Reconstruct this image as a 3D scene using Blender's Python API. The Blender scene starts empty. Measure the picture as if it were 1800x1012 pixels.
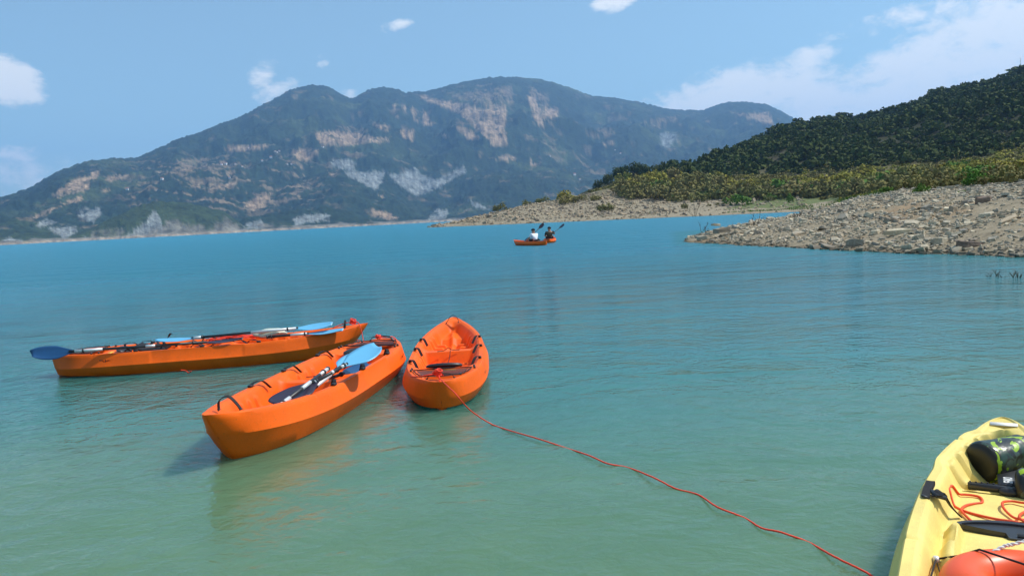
import bpy, bmesh, math, random
import numpy as np
from mathutils import Vector, Matrix, Euler

scene = bpy.context.scene
COL = scene.collection
R = math.radians

# ------------------------------------------------------------------ camera
CAM_H, FPX, SL = 1.6, 1400.0, 0.052
roll = math.atan(SL)
pitch = -math.atan((506 - (429 - SL * 900)) * math.cos(roll) / FPX)
fwd = np.array([0, math.cos(pitch), math.sin(pitch)])
_r0 = np.array([1.0, 0, 0]); _u0 = np.cross(_r0, fwd)
rgt = math.cos(roll) * _r0 - math.sin(roll) * _u0
upv = math.sin(roll) * _r0 + math.cos(roll) * _u0
cam_d = bpy.data.cameras.new('camera'); cam = bpy.data.objects.new('camera', cam_d); COL.objects.link(cam)
M = Matrix(((rgt[0], upv[0], -fwd[0], 0), (rgt[1], upv[1], -fwd[1], 0), (rgt[2], upv[2], -fwd[2], CAM_H), (0, 0, 0, 1)))
cam.matrix_world = M
cam_d.sensor_width = 36; cam_d.lens = 36 * FPX / 1800
cam_d.clip_start = 0.05; cam_d.clip_end = 30000
scene.camera = cam

# ------------------------------------------------------------------ light
SUN_EL, SUN_AZ = 54.0, 84.0          # degrees; azimuth clockwise from the viewing direction (+Y)
scene.view_settings.view_transform = 'Standard'
scene.view_settings.look = 'None'
scene.view_settings.gamma = 1
scene.view_settings.use_curve_mapping = False
scene.view_settings.exposure = 0.36
SKY_STRENGTH, SUN_STRENGTH = 0.112, 3.6
try:
    scene.cycles.use_denoising = True
    scene.cycles.denoiser = 'OPENIMAGEDENOISE'
    scene.cycles.max_bounces = 8
    scene.cycles.volume_bounces = 1
    scene.cycles.transparent_max_bounces = 8
    scene.cycles.caustics_reflective = False
    scene.cycles.caustics_refractive = False
except Exception:
    pass


def ray(px, py):
    return fwd + rgt * (px - 900) / FPX - upv * (py - 506) / FPX


def at(px, py, z=0.0):
    d = ray(px, py); t = (z - CAM_H) / d[2]
    return Vector((d[0] * t, d[1] * t, z))


def azel(px, py):
    d = ray(px, py)
    return math.atan2(d[0], d[1]), d[2] / math.hypot(d[0], d[1])


def project(p):
    q = np.asarray(p, float) - np.array([0, 0, CAM_H])
    c = q @ fwd
    return 900 + FPX * (q @ rgt) / c, 506 - FPX * (q @ upv) / c


# ------------------------------------------------------------------ node helpers
class NT:
    def __init__(s, tree):
        s.t = tree

    def n(s, kind, **kw):
        nd = s.t.nodes.new(kind)
        for k, v in kw.items():
            if k.startswith('i_'):
                nd.inputs[k[2:].replace('_', ' ')].default_value = v
            else:
                setattr(nd, k, v)
        return nd

    def l(s, a, b):
        s.t.links.new(a, b)

    def m(s, op, a, b=None, c=None, clamp=False):
        nd = s.t.nodes.new('ShaderNodeMath'); nd.operation = op; nd.use_clamp = clamp
        for i, v in enumerate((a, b, c)):
            if v is None:
                continue
            if isinstance(v, (int, float)):
                nd.inputs[i].default_value = v
            else:
                s.t.links.new(v, nd.inputs[i])
        return nd.outputs[0]

    def mix(s, f, a, b, mode='MIX'):
        nd = s.t.nodes.new('ShaderNodeMix'); nd.data_type = 'RGBA'; nd.blend_type = mode
        for sock, v in ((nd.inputs[0], f), (nd.inputs[6], a), (nd.inputs[7], b)):
            if isinstance(v, (int, float)):
                sock.default_value = v
            elif isinstance(v, tuple):
                sock.default_value = v if len(v) == 4 else (*v, 1)
            else:
                s.t.links.new(v, sock)
        return nd.outputs[2]

    def smooth(s, a, b, x):
        nd = s.t.nodes.new('ShaderNodeMapRange'); nd.interpolation_type = 'SMOOTHSTEP'
        nd.inputs[1].default_value = a; nd.inputs[2].default_value = b
        s.t.links.new(x, nd.inputs[0])
        return nd.outputs[0]

    def noise(s, vec, scale, detail=4, rough=0.55, dist=0.0):
        nd = s.t.nodes.new('ShaderNodeTexNoise')
        nd.inputs['Scale'].default_value = scale; nd.inputs['Detail'].default_value = detail
        nd.inputs['Roughness'].default_value = rough; nd.inputs['Distortion'].default_value = dist
        if vec is not None:
            s.t.links.new(vec, nd.inputs['Vector'])
        return nd.outputs[0]


# ------------------------------------------------------------------ world: Nishita sky and clouds
w = bpy.data.worlds.new('World'); scene.world = w; w.use_nodes = True
wt = NT(w.node_tree); w.node_tree.nodes.clear()
sky = wt.n('ShaderNodeTexSky'); sky.sky_type = 'NISHITA'; sky.sun_disc = False
sky.sun_elevation = R(SUN_EL); sky.sun_rotation = R(SUN_AZ)
sky.altitude = 300; sky.air_density = 1.0; sky.dust_density = 1.3; sky.ozone_density = 2.0
geo = wt.n('ShaderNodeNewGeometry')
tc = wt.n('ShaderNodeTexCoord')
sep = wt.n('ShaderNodeSeparateXYZ'); wt.l(tc.outputs['Generated'], sep.inputs[0])
az_s = wt.m('ARCTAN2', sep.outputs[0], sep.outputs[1])
el_s = wt.m('ARCSINE', sep.outputs[2])
cv = wt.n('ShaderNodeCombineXYZ'); wt.l(az_s, cv.inputs[0]); wt.l(wt.m('MULTIPLY', el_s, 1.7), cv.inputs[1])
nbig = wt.noise(cv.outputs[0], 13, 8, 0.62, 0.35)
nfine = wt.noise(cv.outputs[0], 48, 6, 0.65, 0.3)


def blob(px, py, sx, sy, tilt=0.0):
    a, e = azel(px, py); e = math.atan(e)
    da = wt.m('SUBTRACT', az_s, a); de = wt.m('SUBTRACT', el_s, e)
    ca, sa = math.cos(tilt), math.sin(tilt)
    u = wt.m('ADD', wt.m('MULTIPLY', da, ca * FPX / sx), wt.m('MULTIPLY', de, sa * FPX / sx))
    v = wt.m('ADD', wt.m('MULTIPLY', da, -sa * FPX / sy), wt.m('MULTIPLY', de, ca * FPX / sy))
    d = wt.m('ADD', wt.m('MULTIPLY', u, u), wt.m('MULTIPLY', v, v))
    return wt.m('SUBTRACT', 1.0, d, clamp=True)


blobs = [(1300, 172, 190, 62, .12, 1.15), (1450, 185, 190, 70, .1, 1.0), (1420, 103, 60, 22, .2, .8), (1560, 170, 190, 66, .3, 1.0),
         (1650, 90, 250, 58, .3, 1.0), (1780, 60, 230, 80, .15, 1.1), (1640, 18, 200, 22, .12, .55), (1760, 150, 180, 60, .3, .6),
         (8, 140, 62, 40, -.35, 1.5), (462, 130, 34, 24, .7, .8), (490, 160, 50, 20, .3, .7), (566, 107, 14, 16, 0, .55), (697, 45, 34, 13, .2, .75),
         (1076, 6, 46, 20, .1, .95), (36, 270, 52, 16, 0, .6), (110, 281, 26, 12, 0, .45), (20, 305, 90, 34, 0, .45),
         (615, 168, 22, 14, 0, .7), (2300, 120, 500, 130, .1, .9), (-500, 180, 260, 70, 0, .9), (-900, 60, 300, 90, 0, .9)]
acc = None
for (px, py, sx, sy, tl, wgt) in blobs:
    b = wt.m('MULTIPLY', blob(px, py, sx, sy, tl), wgt)
    acc = b if acc is None else wt.m('MAXIMUM', acc, b)
field = wt.m('ADD', wt.m('MULTIPLY', acc, 0.62), wt.m('ADD', wt.m('MULTIPLY', wt.m('SUBTRACT', nbig, .5), 1.2), wt.m('MULTIPLY', wt.m('SUBTRACT', nfine, .5), 1.0)))
cm = wt.smooth(.06, .60, field)
cm = wt.m('MULTIPLY', cm, wt.smooth(0.0, 0.12, acc))
cm = wt.m('MULTIPLY', cm, 0.84)
skyc = wt.mix(1.0, sky.outputs[0], (0.88, 1.09, 1.05), 'MULTIPLY')
skyc = wt.mix(.15, skyc, (5.2, 6.6, 7.0))
mixc = wt.mix(cm, skyc, (8.2, 8.2, 8.0))
bg = wt.n('ShaderNodeBackground'); bg.inputs[1].default_value = SKY_STRENGTH
wt.l(mixc, bg.inputs[0])
wo = wt.n('ShaderNodeOutputWorld'); wt.l(bg.outputs[0], wo.inputs[0])

sl = bpy.data.lights.new('sun', 'SUN'); sl.energy = SUN_STRENGTH; sl.angle = R(0.53); sl.color = (1, .955, .88)
so = bpy.data.objects.new('sun', sl); COL.objects.link(so)
sd = Vector((math.sin(R(SUN_AZ)) * math.cos(R(SUN_EL)), math.cos(R(SUN_AZ)) * math.cos(R(SUN_EL)), math.sin(R(SUN_EL))))
so.rotation_euler = sd.to_track_quat('Z', 'Y').to_euler(); so.location = (0, 0, 50)


# ------------------------------------------------------------------ object helpers
def tag(o, label=None, cat=None, group=None, kind=None):
    for k, v in (('label', label), ('category', cat), ('group', group), ('kind', kind)):
        if v:
            o[k] = v
    return o


def thing(name, label, cat, loc=(0, 0, 0), rot=(0, 0, 0), group=None):
    o = bpy.data.objects.new(name, None); COL.objects.link(o)
    o.location = loc; o.rotation_euler = rot; o.empty_display_size = .1
    return tag(o, label, cat, group)


def np_mesh(name, V, Fq, mat=None, smooth=True):
    me = bpy.data.meshes.new(name)
    V = np.asarray(V, np.float32); Fq = np.asarray(Fq, np.int32)
    me.vertices.add(len(V)); me.vertices.foreach_set('co', V.ravel())
    k = Fq.shape[1]
    me.loops.add(Fq.size); me.loops.foreach_set('vertex_index', Fq.ravel())
    me.polygons.add(len(Fq)); me.polygons.foreach_set('loop_start', np.arange(0, Fq.size, k, dtype=np.int32))
    me.polygons.foreach_set('loop_total', np.full(len(Fq), k, np.int32))
    me.polygons.foreach_set('use_smooth', np.full(len(Fq), smooth))
    if mat:
        me.materials.append(mat)
    me.update(calc_edges=True)
    return me


def obj(name, me, parent=None, loc=None, rot=None):
    o = bpy.data.objects.new(name, me); COL.objects.link(o)
    if parent is not None:
        o.parent = parent
    if loc is not None:
        o.location = loc
    if rot is not None:
        o.rotation_euler = rot
    return o


def bm_obj(name, bm, mat, parent=None, smooth=True, angle=None, loc=None, rot=None):
    bmesh.ops.recalc_face_normals(bm, faces=bm.faces)
    me = bpy.data.meshes.new(name); bm.to_mesh(me); bm.free()
    if mat:
        me.materials.append(mat)
    for p in me.polygons:
        p.use_smooth = smooth
    if angle:
        me.set_sharp_from_angle(angle=R(angle))
    return obj(name, me, parent, loc, rot)


def catmull(pts, n=8):
    P = [Vector(p) for p in pts]
    if len(P) < 3:
        return [P[0].lerp(P[-1], i / n) for i in range(n + 1)]
    P = [P[0] * 2 - P[1]] + P + [P[-1] * 2 - P[-2]]
    out = []
    for i in range(1, len(P) - 2):
        a, b, c, d = P[i - 1:i + 3]
        for k in range(n):
            t = k / n
            out.append(.5 * ((2 * b) + (c - a) * t + (2 * a - 5 * b + 4 * c - d) * t * t + (3 * b - a - 3 * c + d) * t ** 3))
    out.append(P[-2].copy())
    return out


def tube_bm(bm, pts, r, seg=8, caps=True, closed=False):
    pts = [Vector(p) for p in pts]; rings = []
    rr = r if isinstance(r, (list, tuple)) else [r] * len(pts)
    up = Vector((0, 0, 1)); prev = None; n = len(pts)
    for i, p in enumerate(pts):
        if closed:
            t = pts[(i + 1) % n] - pts[i - 1]
        else:
            t = pts[min(i + 1, n - 1)] - pts[max(i - 1, 0)]
        if t.length < 1e-9:
            t = Vector((0, 0, 1))
        t.normalize()
        if prev is None:
            a = up.cross(t)
            if a.length < .1:
                a = Vector((1, 0, 0)).cross(t)
        else:
            a = prev - t * prev.dot(t)
        a.normalize(); prev = a; b = t.cross(a)
        rings.append([bm.verts.new(p + (a * math.cos(2 * math.pi * k / seg) + b * math.sin(2 * math.pi * k / seg)) * rr[i]) for k in range(seg)])
    m_ = len(rings)
    for i in range(m_ if closed else m_ - 1):
        A, B = rings[i], rings[(i + 1) % m_]
        for k in range(seg):
            bm.faces.new((A[k], A[(k + 1) % seg], B[(k + 1) % seg], B[k]))
    if caps and not closed:
        bm.faces.new(rings[0][::-1]); bm.faces.new(rings[-1])


def tube(name, pts, r, mat, parent=None, seg=8, closed=False):
    bm = bmesh.new(); tube_bm(bm, pts, r, seg, closed=closed)
    return bm_obj(name, bm, mat, parent)


def ribbon(name, pts, width, thick, mat, parent=None, side=None):
    """a flat strap: cross-section width x thick swept along pts"""
    bm = bmesh.new(); pts = [Vector(p) for p in pts]; rings = []; n = len(pts)
    ww = width if isinstance(width, (list, tuple)) else [width] * n
    for i, p in enumerate(pts):
        t = (pts[min(i + 1, n - 1)] - pts[max(i - 1, 0)]).normalized()
        s = Vector(side) if side is not None else t.cross(Vector((0, 0, 1)))
        s = (s - t * s.dot(t)).normalized(); u = s.cross(t).normalized()
        h, k = ww[i] / 2, thick / 2
        rings.append([bm.verts.new(p + s * a + u * b) for a, b in ((h, k), (-h, k), (-h, -k), (h, -k))])
    for i in range(n - 1):
        for k in range(4):
            bm.faces.new((rings[i][k], rings[i][(k + 1) % 4], rings[i + 1][(k + 1) % 4], rings[i + 1][k]))
    bm.faces.new(rings[0][::-1]); bm.faces.new(rings[-1])
    return bm_obj(name, bm, mat, parent, smooth=False)


# ------------------------------------------------------------------ numpy noise
def _hash(ix, iy, seed):
    h = (ix.astype(np.int64) * 374761393 + iy.astype(np.int64) * 668265263 + seed * 1442695041) & 0xFFFFFFFF
    h = ((h ^ (h >> 13)) * 1274126177) & 0xFFFFFFFF
    return ((h ^ (h >> 16)) & 0xFFFF) / 65535.0


def pnoise(x, y, seed=0):
    x0 = np.floor(x); y0 = np.floor(y); fx = x - x0; fy = y - y0
    ix = x0.astype(np.int64); iy = y0.astype(np.int64)

    def g(i, j):
        a = _hash(ix + i, iy + j, seed) * 2 * np.pi
        return np.cos(a) * (fx - i) + np.sin(a) * (fy - j)
    u = fx * fx * fx * (fx * (fx * 6 - 15) + 10); v = fy * fy * fy * (fy * (fy * 6 - 15) + 10)
    return 1.5 * ((g(0, 0) * (1 - u) + g(1, 0) * u) * (1 - v) + (g(0, 1) * (1 - u) + g(1, 1) * u) * v)


def fbm(x, y, o=5, seed=0, gain=.5, lac=2.03):
    s = 0; a = 1; t = 0
    for k in range(o):
        s = s + a * pnoise(x, y, seed + k * 17); t += a; a *= gain; x = x * lac + 3.1; y = y * lac + 7.7
    return s / t


def ridged(x, y, o=5, seed=0, gain=.5, lac=2.1):
    s = 0; a = 1; t = 0
    for k in range(o):
        s = s + a * (1 - 2 * np.abs(pnoise(x, y, seed + k * 31))); t += a; a *= gain; x = x * lac + 5.2; y = y * lac + 1.3
    return s / t


def ss(a, b, x):
    t = np.clip((x - a) / (b - a), 0, 1); return t * t * (3 - 2 * t)


def in_poly(poly, X, Y):
    inside = np.zeros(X.shape, bool); n = len(poly)
    j = n - 1
    for i in range(n):
        xi, yi = poly[i]; xj, yj = poly[j]
        if yi != yj:
            c = ((yi > Y) != (yj > Y)) & (X < (xj - xi) * (Y - yi) / (yj - yi) + xi)
            inside ^= c
        j = i
    return inside


def grid_faces(nr, nc):
    i = np.arange(nr - 1)[:, None] * nc + np.arange(nc - 1)[None, :]
    return np.stack([i, i + 1, i + nc + 1, i + nc], -1).reshape(-1, 4)


def set_color(me, cols, name='Col'):
    a = me.color_attributes.new(name, 'FLOAT_COLOR', 'POINT')
    c = np.ones((len(cols), 4), np.float32); c[:, :3] = cols
    a.data.foreach_set('color', c.ravel())


# ------------------------------------------------------------------ materials
MATS = {}


def mat_base(name):
    m = bpy.data.materials.new(name); m.use_nodes = True
    t = m.node_tree; b = t.nodes['Principled BSDF']
    MATS[name] = m
    return m, NT(t), b


def simple(name, col, rough=.5, spec=.5, metal=0, var=.08, scale=30, bump=0, bscale=200, coat=0):
    m, t, b = mat_base(name)
    tcn = t.n('ShaderNodeTexCoord')
    nz = t.noise(tcn.outputs['Object'], scale, 4)
    lo = tuple(c * (1 - var) for c in col); hi = tuple(min(1, c * (1 + var)) for c in col)
    t.l(t.mix(nz, lo, hi), b.inputs['Base Color'])
    b.inputs['Roughness'].default_value = rough; b.inputs['Specular IOR Level'].default_value = spec
    b.inputs['Metallic'].default_value = metal; b.inputs['Coat Weight'].default_value = coat
    if bump:
        bn = t.n('ShaderNodeBump'); bn.inputs['Strength'].default_value = bump; bn.inputs['Distance'].default_value = .002
        t.l(t.noise(tcn.outputs['Object'], bscale, 3), bn.inputs['Height']); t.l(bn.outputs[0], b.inputs['Normal'])
    return m


def plastic(name, col, dirt):
    """rotomoulded polyethylene with a faint orange-peel, scuffs and thin dirt"""
    m, t, b = mat_base(name)
    tcn = t.n('ShaderNodeTexCoord'); o = tcn.outputs['Object']
    n1 = t.noise(o, 3.0, 5, .6); n2 = t.noise(o, 60, 4, .6)
    mp = t.n('ShaderNodeMapping'); mp.inputs['Scale'].default_value = (6, 60, 60); t.l(o, mp.inputs[0])
    scr = t.noise(mp.outputs[0], 4, 3, .5)
    c = t.mix(t.smooth(.38, .62, n1), tuple(k * .86 for k in col), col)
    c = t.mix(t.m('MULTIPLY', t.smooth(.56, .7, scr), .4), c, tuple(min(1, k * 1.1 + .06) for k in col))
    c = t.mix(t.m('MULTIPLY', t.smooth(.55, .75, n2), .4), c, dirt)
    t.l(c, b.inputs['Base Color'])
    t.l(t.m('ADD', .36, t.m('MULTIPLY', n1, .3)), b.inputs['Roughness'])
    b.inputs['Specular IOR Level'].default_value = .26
    b.inputs['Subsurface Weight'].default_value = .0
    bn = t.n('ShaderNodeBump'); bn.inputs['Strength'].default_value = .12; bn.inputs['Distance'].default_value = .004
    t.l(t.m('ADD', t.noise(o, 25, 3), t.m('MULTIPLY', t.noise(o, 300, 2), .15)), bn.inputs['Height']); t.l(bn.outputs[0], b.inputs['Normal'])
    return m


ORANGE = plastic('orange_plastic', (.95, .130, .002), (.42, .10, .02))
YELLOW = plastic('yellow_plastic', (.87, .68, .21), (.5, .4, .15))
BLACK = simple('black_webbing', (.018, .017, .019), .7, .3, bump=.5, bscale=400)
BLACKP = simple('black_plastic', (.025, .027, .032), .42, .5, var=.2)
DRKPLUM = simple('dark_plum_blade', (.03, .02, .04), .4, .5, var=.2)  # dark blades; on the long paddle this colour holds the blade's shade
SILVER = simple('brushed_aluminium', (.70, .71, .72), .4, .5, metal=.25, var=.08)
BLUE = simple('light_blue_blade', (.13, .42, .66), .35, .5, var=.07, scale=8)
NAVY = simple('deep_blue_blade', (.012, .07, .19), .38, .5, var=.15)
ROPE = simple('red_orange_rope', (.85, .055, .02), .6, .4, bump=.8, bscale=160)
ROPEO = simple('orange_rope', (.82, .085, .02), .5, .4, bump=.6, bscale=160)
WHITEC = simple('white_cord', (.72, .7, .66), .7, .3, bump=.8, bscale=200)
BUOY = simple('orange_rubber', (.86, .10, .018), .38, .5, var=.05, scale=5)
STICK_W = simple('white_sticker', (.78, .74, .68), .5)
STICK_Y = simple('yellow_sticker', (.85, .55, .03), .5)
LOGO = simple('printed_mark', (.33, .035, .008), .5)
LOGOW = simple('white_print', (.8, .8, .8), .5)
SKIN = simple('skin', (.42, .22, .14), .5)
SHIRTW = simple('white_cloth', (.78, .79, .84), .85, .2)
SHIRTD = simple('dark_olive_cloth', (.05, .045, .03), .9, .2)
CAP = simple('black_cloth', (.02, .02, .025), .9, .2)
WALLM = simple('white_plaster', (.75, .73, .70), .8)
ROOFM = simple('terracotta', (.36, .14, .08), .8)
TWIG = simple('dead_twig', (.10, .075, .05), .9, .2)
BARK = simple('bark', (.09, .065, .045), .9, .2, bump=.8, bscale=30)


def net_mat():
    m, t, b = mat_base('black_mesh_net')
    tcn = t.n('ShaderNodeTexCoord')
    ck = t.n('ShaderNodeTexChecker'); ck.inputs['Scale'].default_value = 160; t.l(tcn.outputs['Object'], ck.inputs['Vector'])
    b.inputs['Base Color'].default_value = (.035, .02, .025, 1); b.inputs['Roughness'].default_value = .8
    t.l(t.m('MULTIPLY_ADD', ck.outputs['Fac'], .25, .72), b.inputs['Alpha'])
    return m


NET = net_mat()


def camo_mat():
    m, t, b = mat_base('camouflage_tarpaulin')
    tcn = t.n('ShaderNodeTexCoord'); o = tcn.outputs['Object']
    a = t.noise(o, 9, 3, .5, 1.2); c = t.noise(o, 13, 2, .5, 1.0)
    mp = t.n('ShaderNodeMapping'); mp.inputs['Location'].default_value = (5, 2, 1); t.l(o, mp.inputs[0])
    d = t.noise(mp.outputs[0], 10, 2, .5, 1.0)
    k = t.mix(t.smooth(.47, .49, a), (.018, .02, .018), (.05, .075, .06))
    k = t.mix(t.smooth(.56, .575, c), k, (.02, .05, .03))
    k = t.mix(t.smooth(.54, .555, d), k, (.30, .46, .015))
    t.l(k, b.inputs['Base Color']); b.inputs['Roughness'].default_value = .3
    bn = t.n('ShaderNodeBump'); bn.inputs['Strength'].default_value = .6; bn.inputs['Distance'].default_value = .01
    t.l(t.noise(o, 12, 4), bn.inputs['Height']); t.l(bn.outputs[0], b.inputs['Normal'])
    return m


CAMO = camo_mat()


def terrain_mat(name, s1, s2, bdist, bstr, tree_dark=.55, rough=.95, vary=.35):
    m, t, b = mat_base(name)
    at_ = t.n('ShaderNodeVertexColor'); at_.layer_name = 'Col'
    g = t.n('ShaderNodeNewGeometry'); p = g.outputs['Position']
    a = t.noise(p, s1, 5, .65); c = t.noise(p, s2, 4, .7)
    f = t.m('ADD', t.m('MULTIPLY', a, .5), t.m('MULTIPLY', c, .5))
    k = t.mix(1.0, at_.outputs[0], t.mix(t.smooth(.36, .64, f), (1 - vary,) * 3, (1 + vary,) * 3), 'MULTIPLY')
    t.l(k, b.inputs['Base Color']); b.inputs['Roughness'].default_value = rough; b.inputs['Specular IOR Level'].default_value = .15
    bn = t.n('ShaderNodeBump'); bn.inputs['Strength'].default_value = bstr; bn.inputs['Distance'].default_value = bdist
    t.l(f, bn.inputs['Height']); t.l(bn.outputs[0], b.inputs['Normal'])
    return m


def leaf_mat(name, c1, c2, c3, var=.35):
    m, t, b = mat_base(name)
    oi = t.n('ShaderNodeObjectInfo'); g = t.n('ShaderNodeNewGeometry')
    nz = t.noise(g.outputs['Position'], .11, 4, .65)
    nz2 = t.noise(g.outputs['Position'], 3.0, 2, .6)
    k = t.mix(t.smooth(.35, .65, nz), c1, c2)
    k = t.mix(t.m('MULTIPLY', oi.outputs['Random'], .6), k, c3)
    k = t.mix(1.0, k, t.mix(nz2, (1 - var,) * 3, (1 + var,) * 3), 'MULTIPLY')
    t.l(k, b.inputs['Base Color']); b.inputs['Roughness'].default_value = .8; b.inputs['Specular IOR Level'].default_value = .08
    return m


LEAF_D = leaf_mat('dark_foliage', (.045, .066, .022), (.065, .088, .026), (.085, .09, .032))
LEAF_Y = leaf_mat('yellow_green_foliage', (.28, .26, .045), (.36, .28, .045), (.24, .24, .05), .2)
LEAF_O = leaf_mat('olive_foliage', (.15, .16, .05), (.22, .19, .06), (.22, .17, .07), .2)
LEAF_G = leaf_mat('fresh_foliage', (.08, .18, .025), (.11, .20, .035), (.12, .19, .03))
LEAF_H = leaf_mat('hill_forest_foliage', (.046, .080, .020), (.088, .105, .026), (.065, .08, .022), .15)


def stone_mat(name, c1, c2, c3):
    m, t, b = mat_base(name)
    g = t.n('ShaderNodeNewGeometry'); oi = t.n('ShaderNodeObjectInfo')
    at_ = t.n('ShaderNodeVertexColor'); at_.layer_name = 'Tint'
    p = g.outputs['Position']
    n1 = t.noise(p, 1.2, 3, .6); n2 = t.noise(p, 14, 5, .65); n3 = t.noise(p, .35, 3, .6)
    k = t.mix(t.smooth(.35, .68, n2), c1, c2)
    k = t.mix(t.m('MULTIPLY', t.smooth(.48, .62, n1), .6), k, c3)
    rnd = t.m('FRACT', t.m('ADD', oi.outputs['Random'], at_.outputs[0]))
    k = t.mix(1.0, k, t.mix(rnd, (.62, .62, .66), (1.28, 1.24, 1.14)), 'MULTIPLY')
    sp = t.n('ShaderNodeSeparateXYZ'); t.l(p, sp.inputs[0])
    wet = t.smooth(.10, .02, sp.outputs[2])
    wet = t.m('SUBTRACT', 1.0, t.smooth(.04, .20, sp.outputs[2]))
    k = t.mix(t.m('MULTIPLY', wet, .65), k, (.07, .055, .035))
    t.l(k, b.inputs['Base Color']); b.inputs['Roughness'].default_value = .85; b.inputs['Specular IOR Level'].default_value = .3
    bn = t.n('ShaderNodeBump'); bn.inputs['Strength'].default_value = .5; bn.inputs['Distance'].default_value = .02
    t.l(n2, bn.inputs['Height']); t.l(bn.outputs[0], b.inputs['Normal'])
    return m


STONE = stone_mat('pale_slab_stone', (.36, .315, .235), (.50, .45, .36), (.36, .27, .18))
STONE_B = stone_mat('brown_stone', (.20, .15, .12), (.28, .21, .16), (.26, .16, .10))

# ------------------------------------------------------------------ far mountains (one heightfield)
FAR = {
    'main': ([(-700, 380), (-300, 372), (-60, 362), (0, 348), (50, 332), (100, 302), (150, 283), (200, 277), (240, 277), (270, 264), (310, 245), (350, 232), (400, 213), (440, 196), (480, 174),
              (510, 156), (545, 147), (575, 151), (600, 166), (622, 174), (650, 157), (675, 151), (700, 155), (712, 161), (730, 158), (750, 158), (770, 154), (800, 147), (830, 141), (870, 135), (900, 134),
              (950, 139), (1000, 152), (1040, 166), (1080, 171), (1130, 182), (1170, 190), (1200, 194), (1220, 193), (1235, 194), (1250, 187), (1280, 179), (1310, 178), (1345, 182), (1375, 194), (1400, 211),
              (1450, 240), (1520, 262), (1600, 275), (2000, 285), (2600, 330)],
             [(0, 2900), (300, 3300), (545, 4100), (900, 4500), (1300, 5200), (2000, 5200)], .52, 900),
    'spur_a': ([(370, 404), (430, 362), (500, 330), (560, 306), (600, 300), (640, 318), (690, 346), (730, 372), (760, 402)], [(300, 2450), (800, 2450)], .27, 500),
    'spur_b': ([(690, 402), (735, 368), (790, 340), (835, 308), (870, 300), (930, 296), (1000, 305), (1060, 320), (1150, 335), (1250, 345), (1400, 352), (1600, 345)], [(600, 2650), (1300, 2900)], .3, 500),
    'spur_c': ([(-300, 425), (-60, 402), (20, 388), (70, 392), (120, 401), (160, 408)], [(0, 1750), (200, 1750)], .2, 300),
    'cliffs': ([(395, 405), (430, 384), (480, 378), (530, 370), (575, 366), (620, 374), (650, 384), (690, 390), (740, 393)], [(400, 1640), (700, 1760)], .085, 250),
    'headland': ([(120, 417), (165, 398), (200, 381), (250, 363), (300, 353), (350, 361), (395, 373), (415, 386), (430, 399), (442, 408)], [(100, 1480), (450, 1560)], .085, 180),
}
NCF, NRF = 1150, 330
azF = np.linspace(R(-42), R(42), NCF)
rF = np.exp(np.linspace(math.log(1290), math.log(7200), NRF))
AZ, RR = np.meshgrid(azF, rF)
XF, YF = RR * np.sin(AZ), RR * np.cos(AZ)


def az_of(pxs, pys):
    a = [azel(x, y) for x, y in zip(pxs, pys)]
    return np.array([q[0] for q in a]), np.array([q[1] for q in a])


shore_a, _ = az_of([-700, 0, 150, 300, 450, 600, 730, 900, 1300], [440, 431, 421, 414, 406, 399, 393, 383, 360])
shore_r = np.interp(azF, shore_a, [1345, 1345, 1400, 1395, 1490, 1530, 1620, 1700, 2100])
shore_r = shore_r + 26 * fbm(azF * 60, azF * 0, 4, 5)
RS = shore_r[None, :]
rel = ridged(XF / 620, YF / 620, 6, 3) * .5 + fbm(XF / 210, YF / 210, 5, 9) * .35 + (ridged(AZ * 17 + .35 * fbm(XF / 700, YF / 700, 3, 18), RR / 1100, 4, 19) - .2) * .22
HF = np.full(RR.shape, -20.0)
wx = XF + 90 * fbm(XF / 400, YF / 400, 3, 71); 
for key, (sky_pts, dist, wf, wb) in FAR.items():
    a, e = az_of([p[0] for p in sky_pts], [p[1] for p in sky_pts])
    o = np.argsort(a); a = a[o]; e = e[o]
    E_ = np.interp(azF, a, e, left=-.02 if key != 'main' else e[0], right=-.02 if key != 'main' else e[-1])
    k_ = np.exp(-.5 * (np.arange(-3, 4) / 1.3) ** 2); k_ /= k_.sum(); E_ = np.convolve(np.pad(E_, 3, 'edge'), k_, 'valid')
    da = np.array([azel(p, 380)[0] for p, _ in dist]); D = np.interp(azF, da, [d for _, d in dist])
    Hh = CAM_H + E_ * D
    Dg = D[None, :] * (1 + .02 * fbm(AZ * 14, RR * 0, 3, 12 + len(key)))
    s = (RR - Dg * (1 - wf)) / (Dg * wf)
    fr = np.clip(s, 0, 1); shape = np.where(RR < Dg, .35 * fr + .65 * fr ** 1.5, np.clip(1 - (RR - Dg) / wb, -1, 1))
    lay = Hh[None, :] * np.where(Hh[None, :] > 0, shape, 1)
    amp = {'main': 150 * np.clip(Hh[None, :] / 650, .15, 1), 'spur_a': 45, 'spur_b': 50, 'spur_c': 18, 'cliffs': 16, 'headland': 8}[key]
    side = np.clip(4 * fr * (1 - fr), 0, 1) * (RR < Dg)
    lay = lay + amp * rel * side * np.clip(lay / (Hh[None, :].clip(20) * .3), 0, 1)
    HF = np.maximum(HF, lay)
base = 7 * (1 - np.exp(-(RR - RS).clip(0) / 22)) + .012 * (RR - RS)
HF = np.where(RR < RS, -4.0, np.maximum(HF * ss(0, 70, RR - RS) + .0, base))
HF = HF + ss(0, 260, RR - RS) * (6.5 * fbm(XF / 23, YF / 23, 2, 44) + 3.2 * pnoise(XF / 9, YF / 9, 45) + 16 * ridged(XF / 150, YF / 150, 4, 46) * ss(15, 60, HF) * ss(0, .12, .985 - HF / (HF.max(0)[None, :] + 1)))
PX, PY = project(np.stack([XF, YF, HF], -1))
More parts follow.
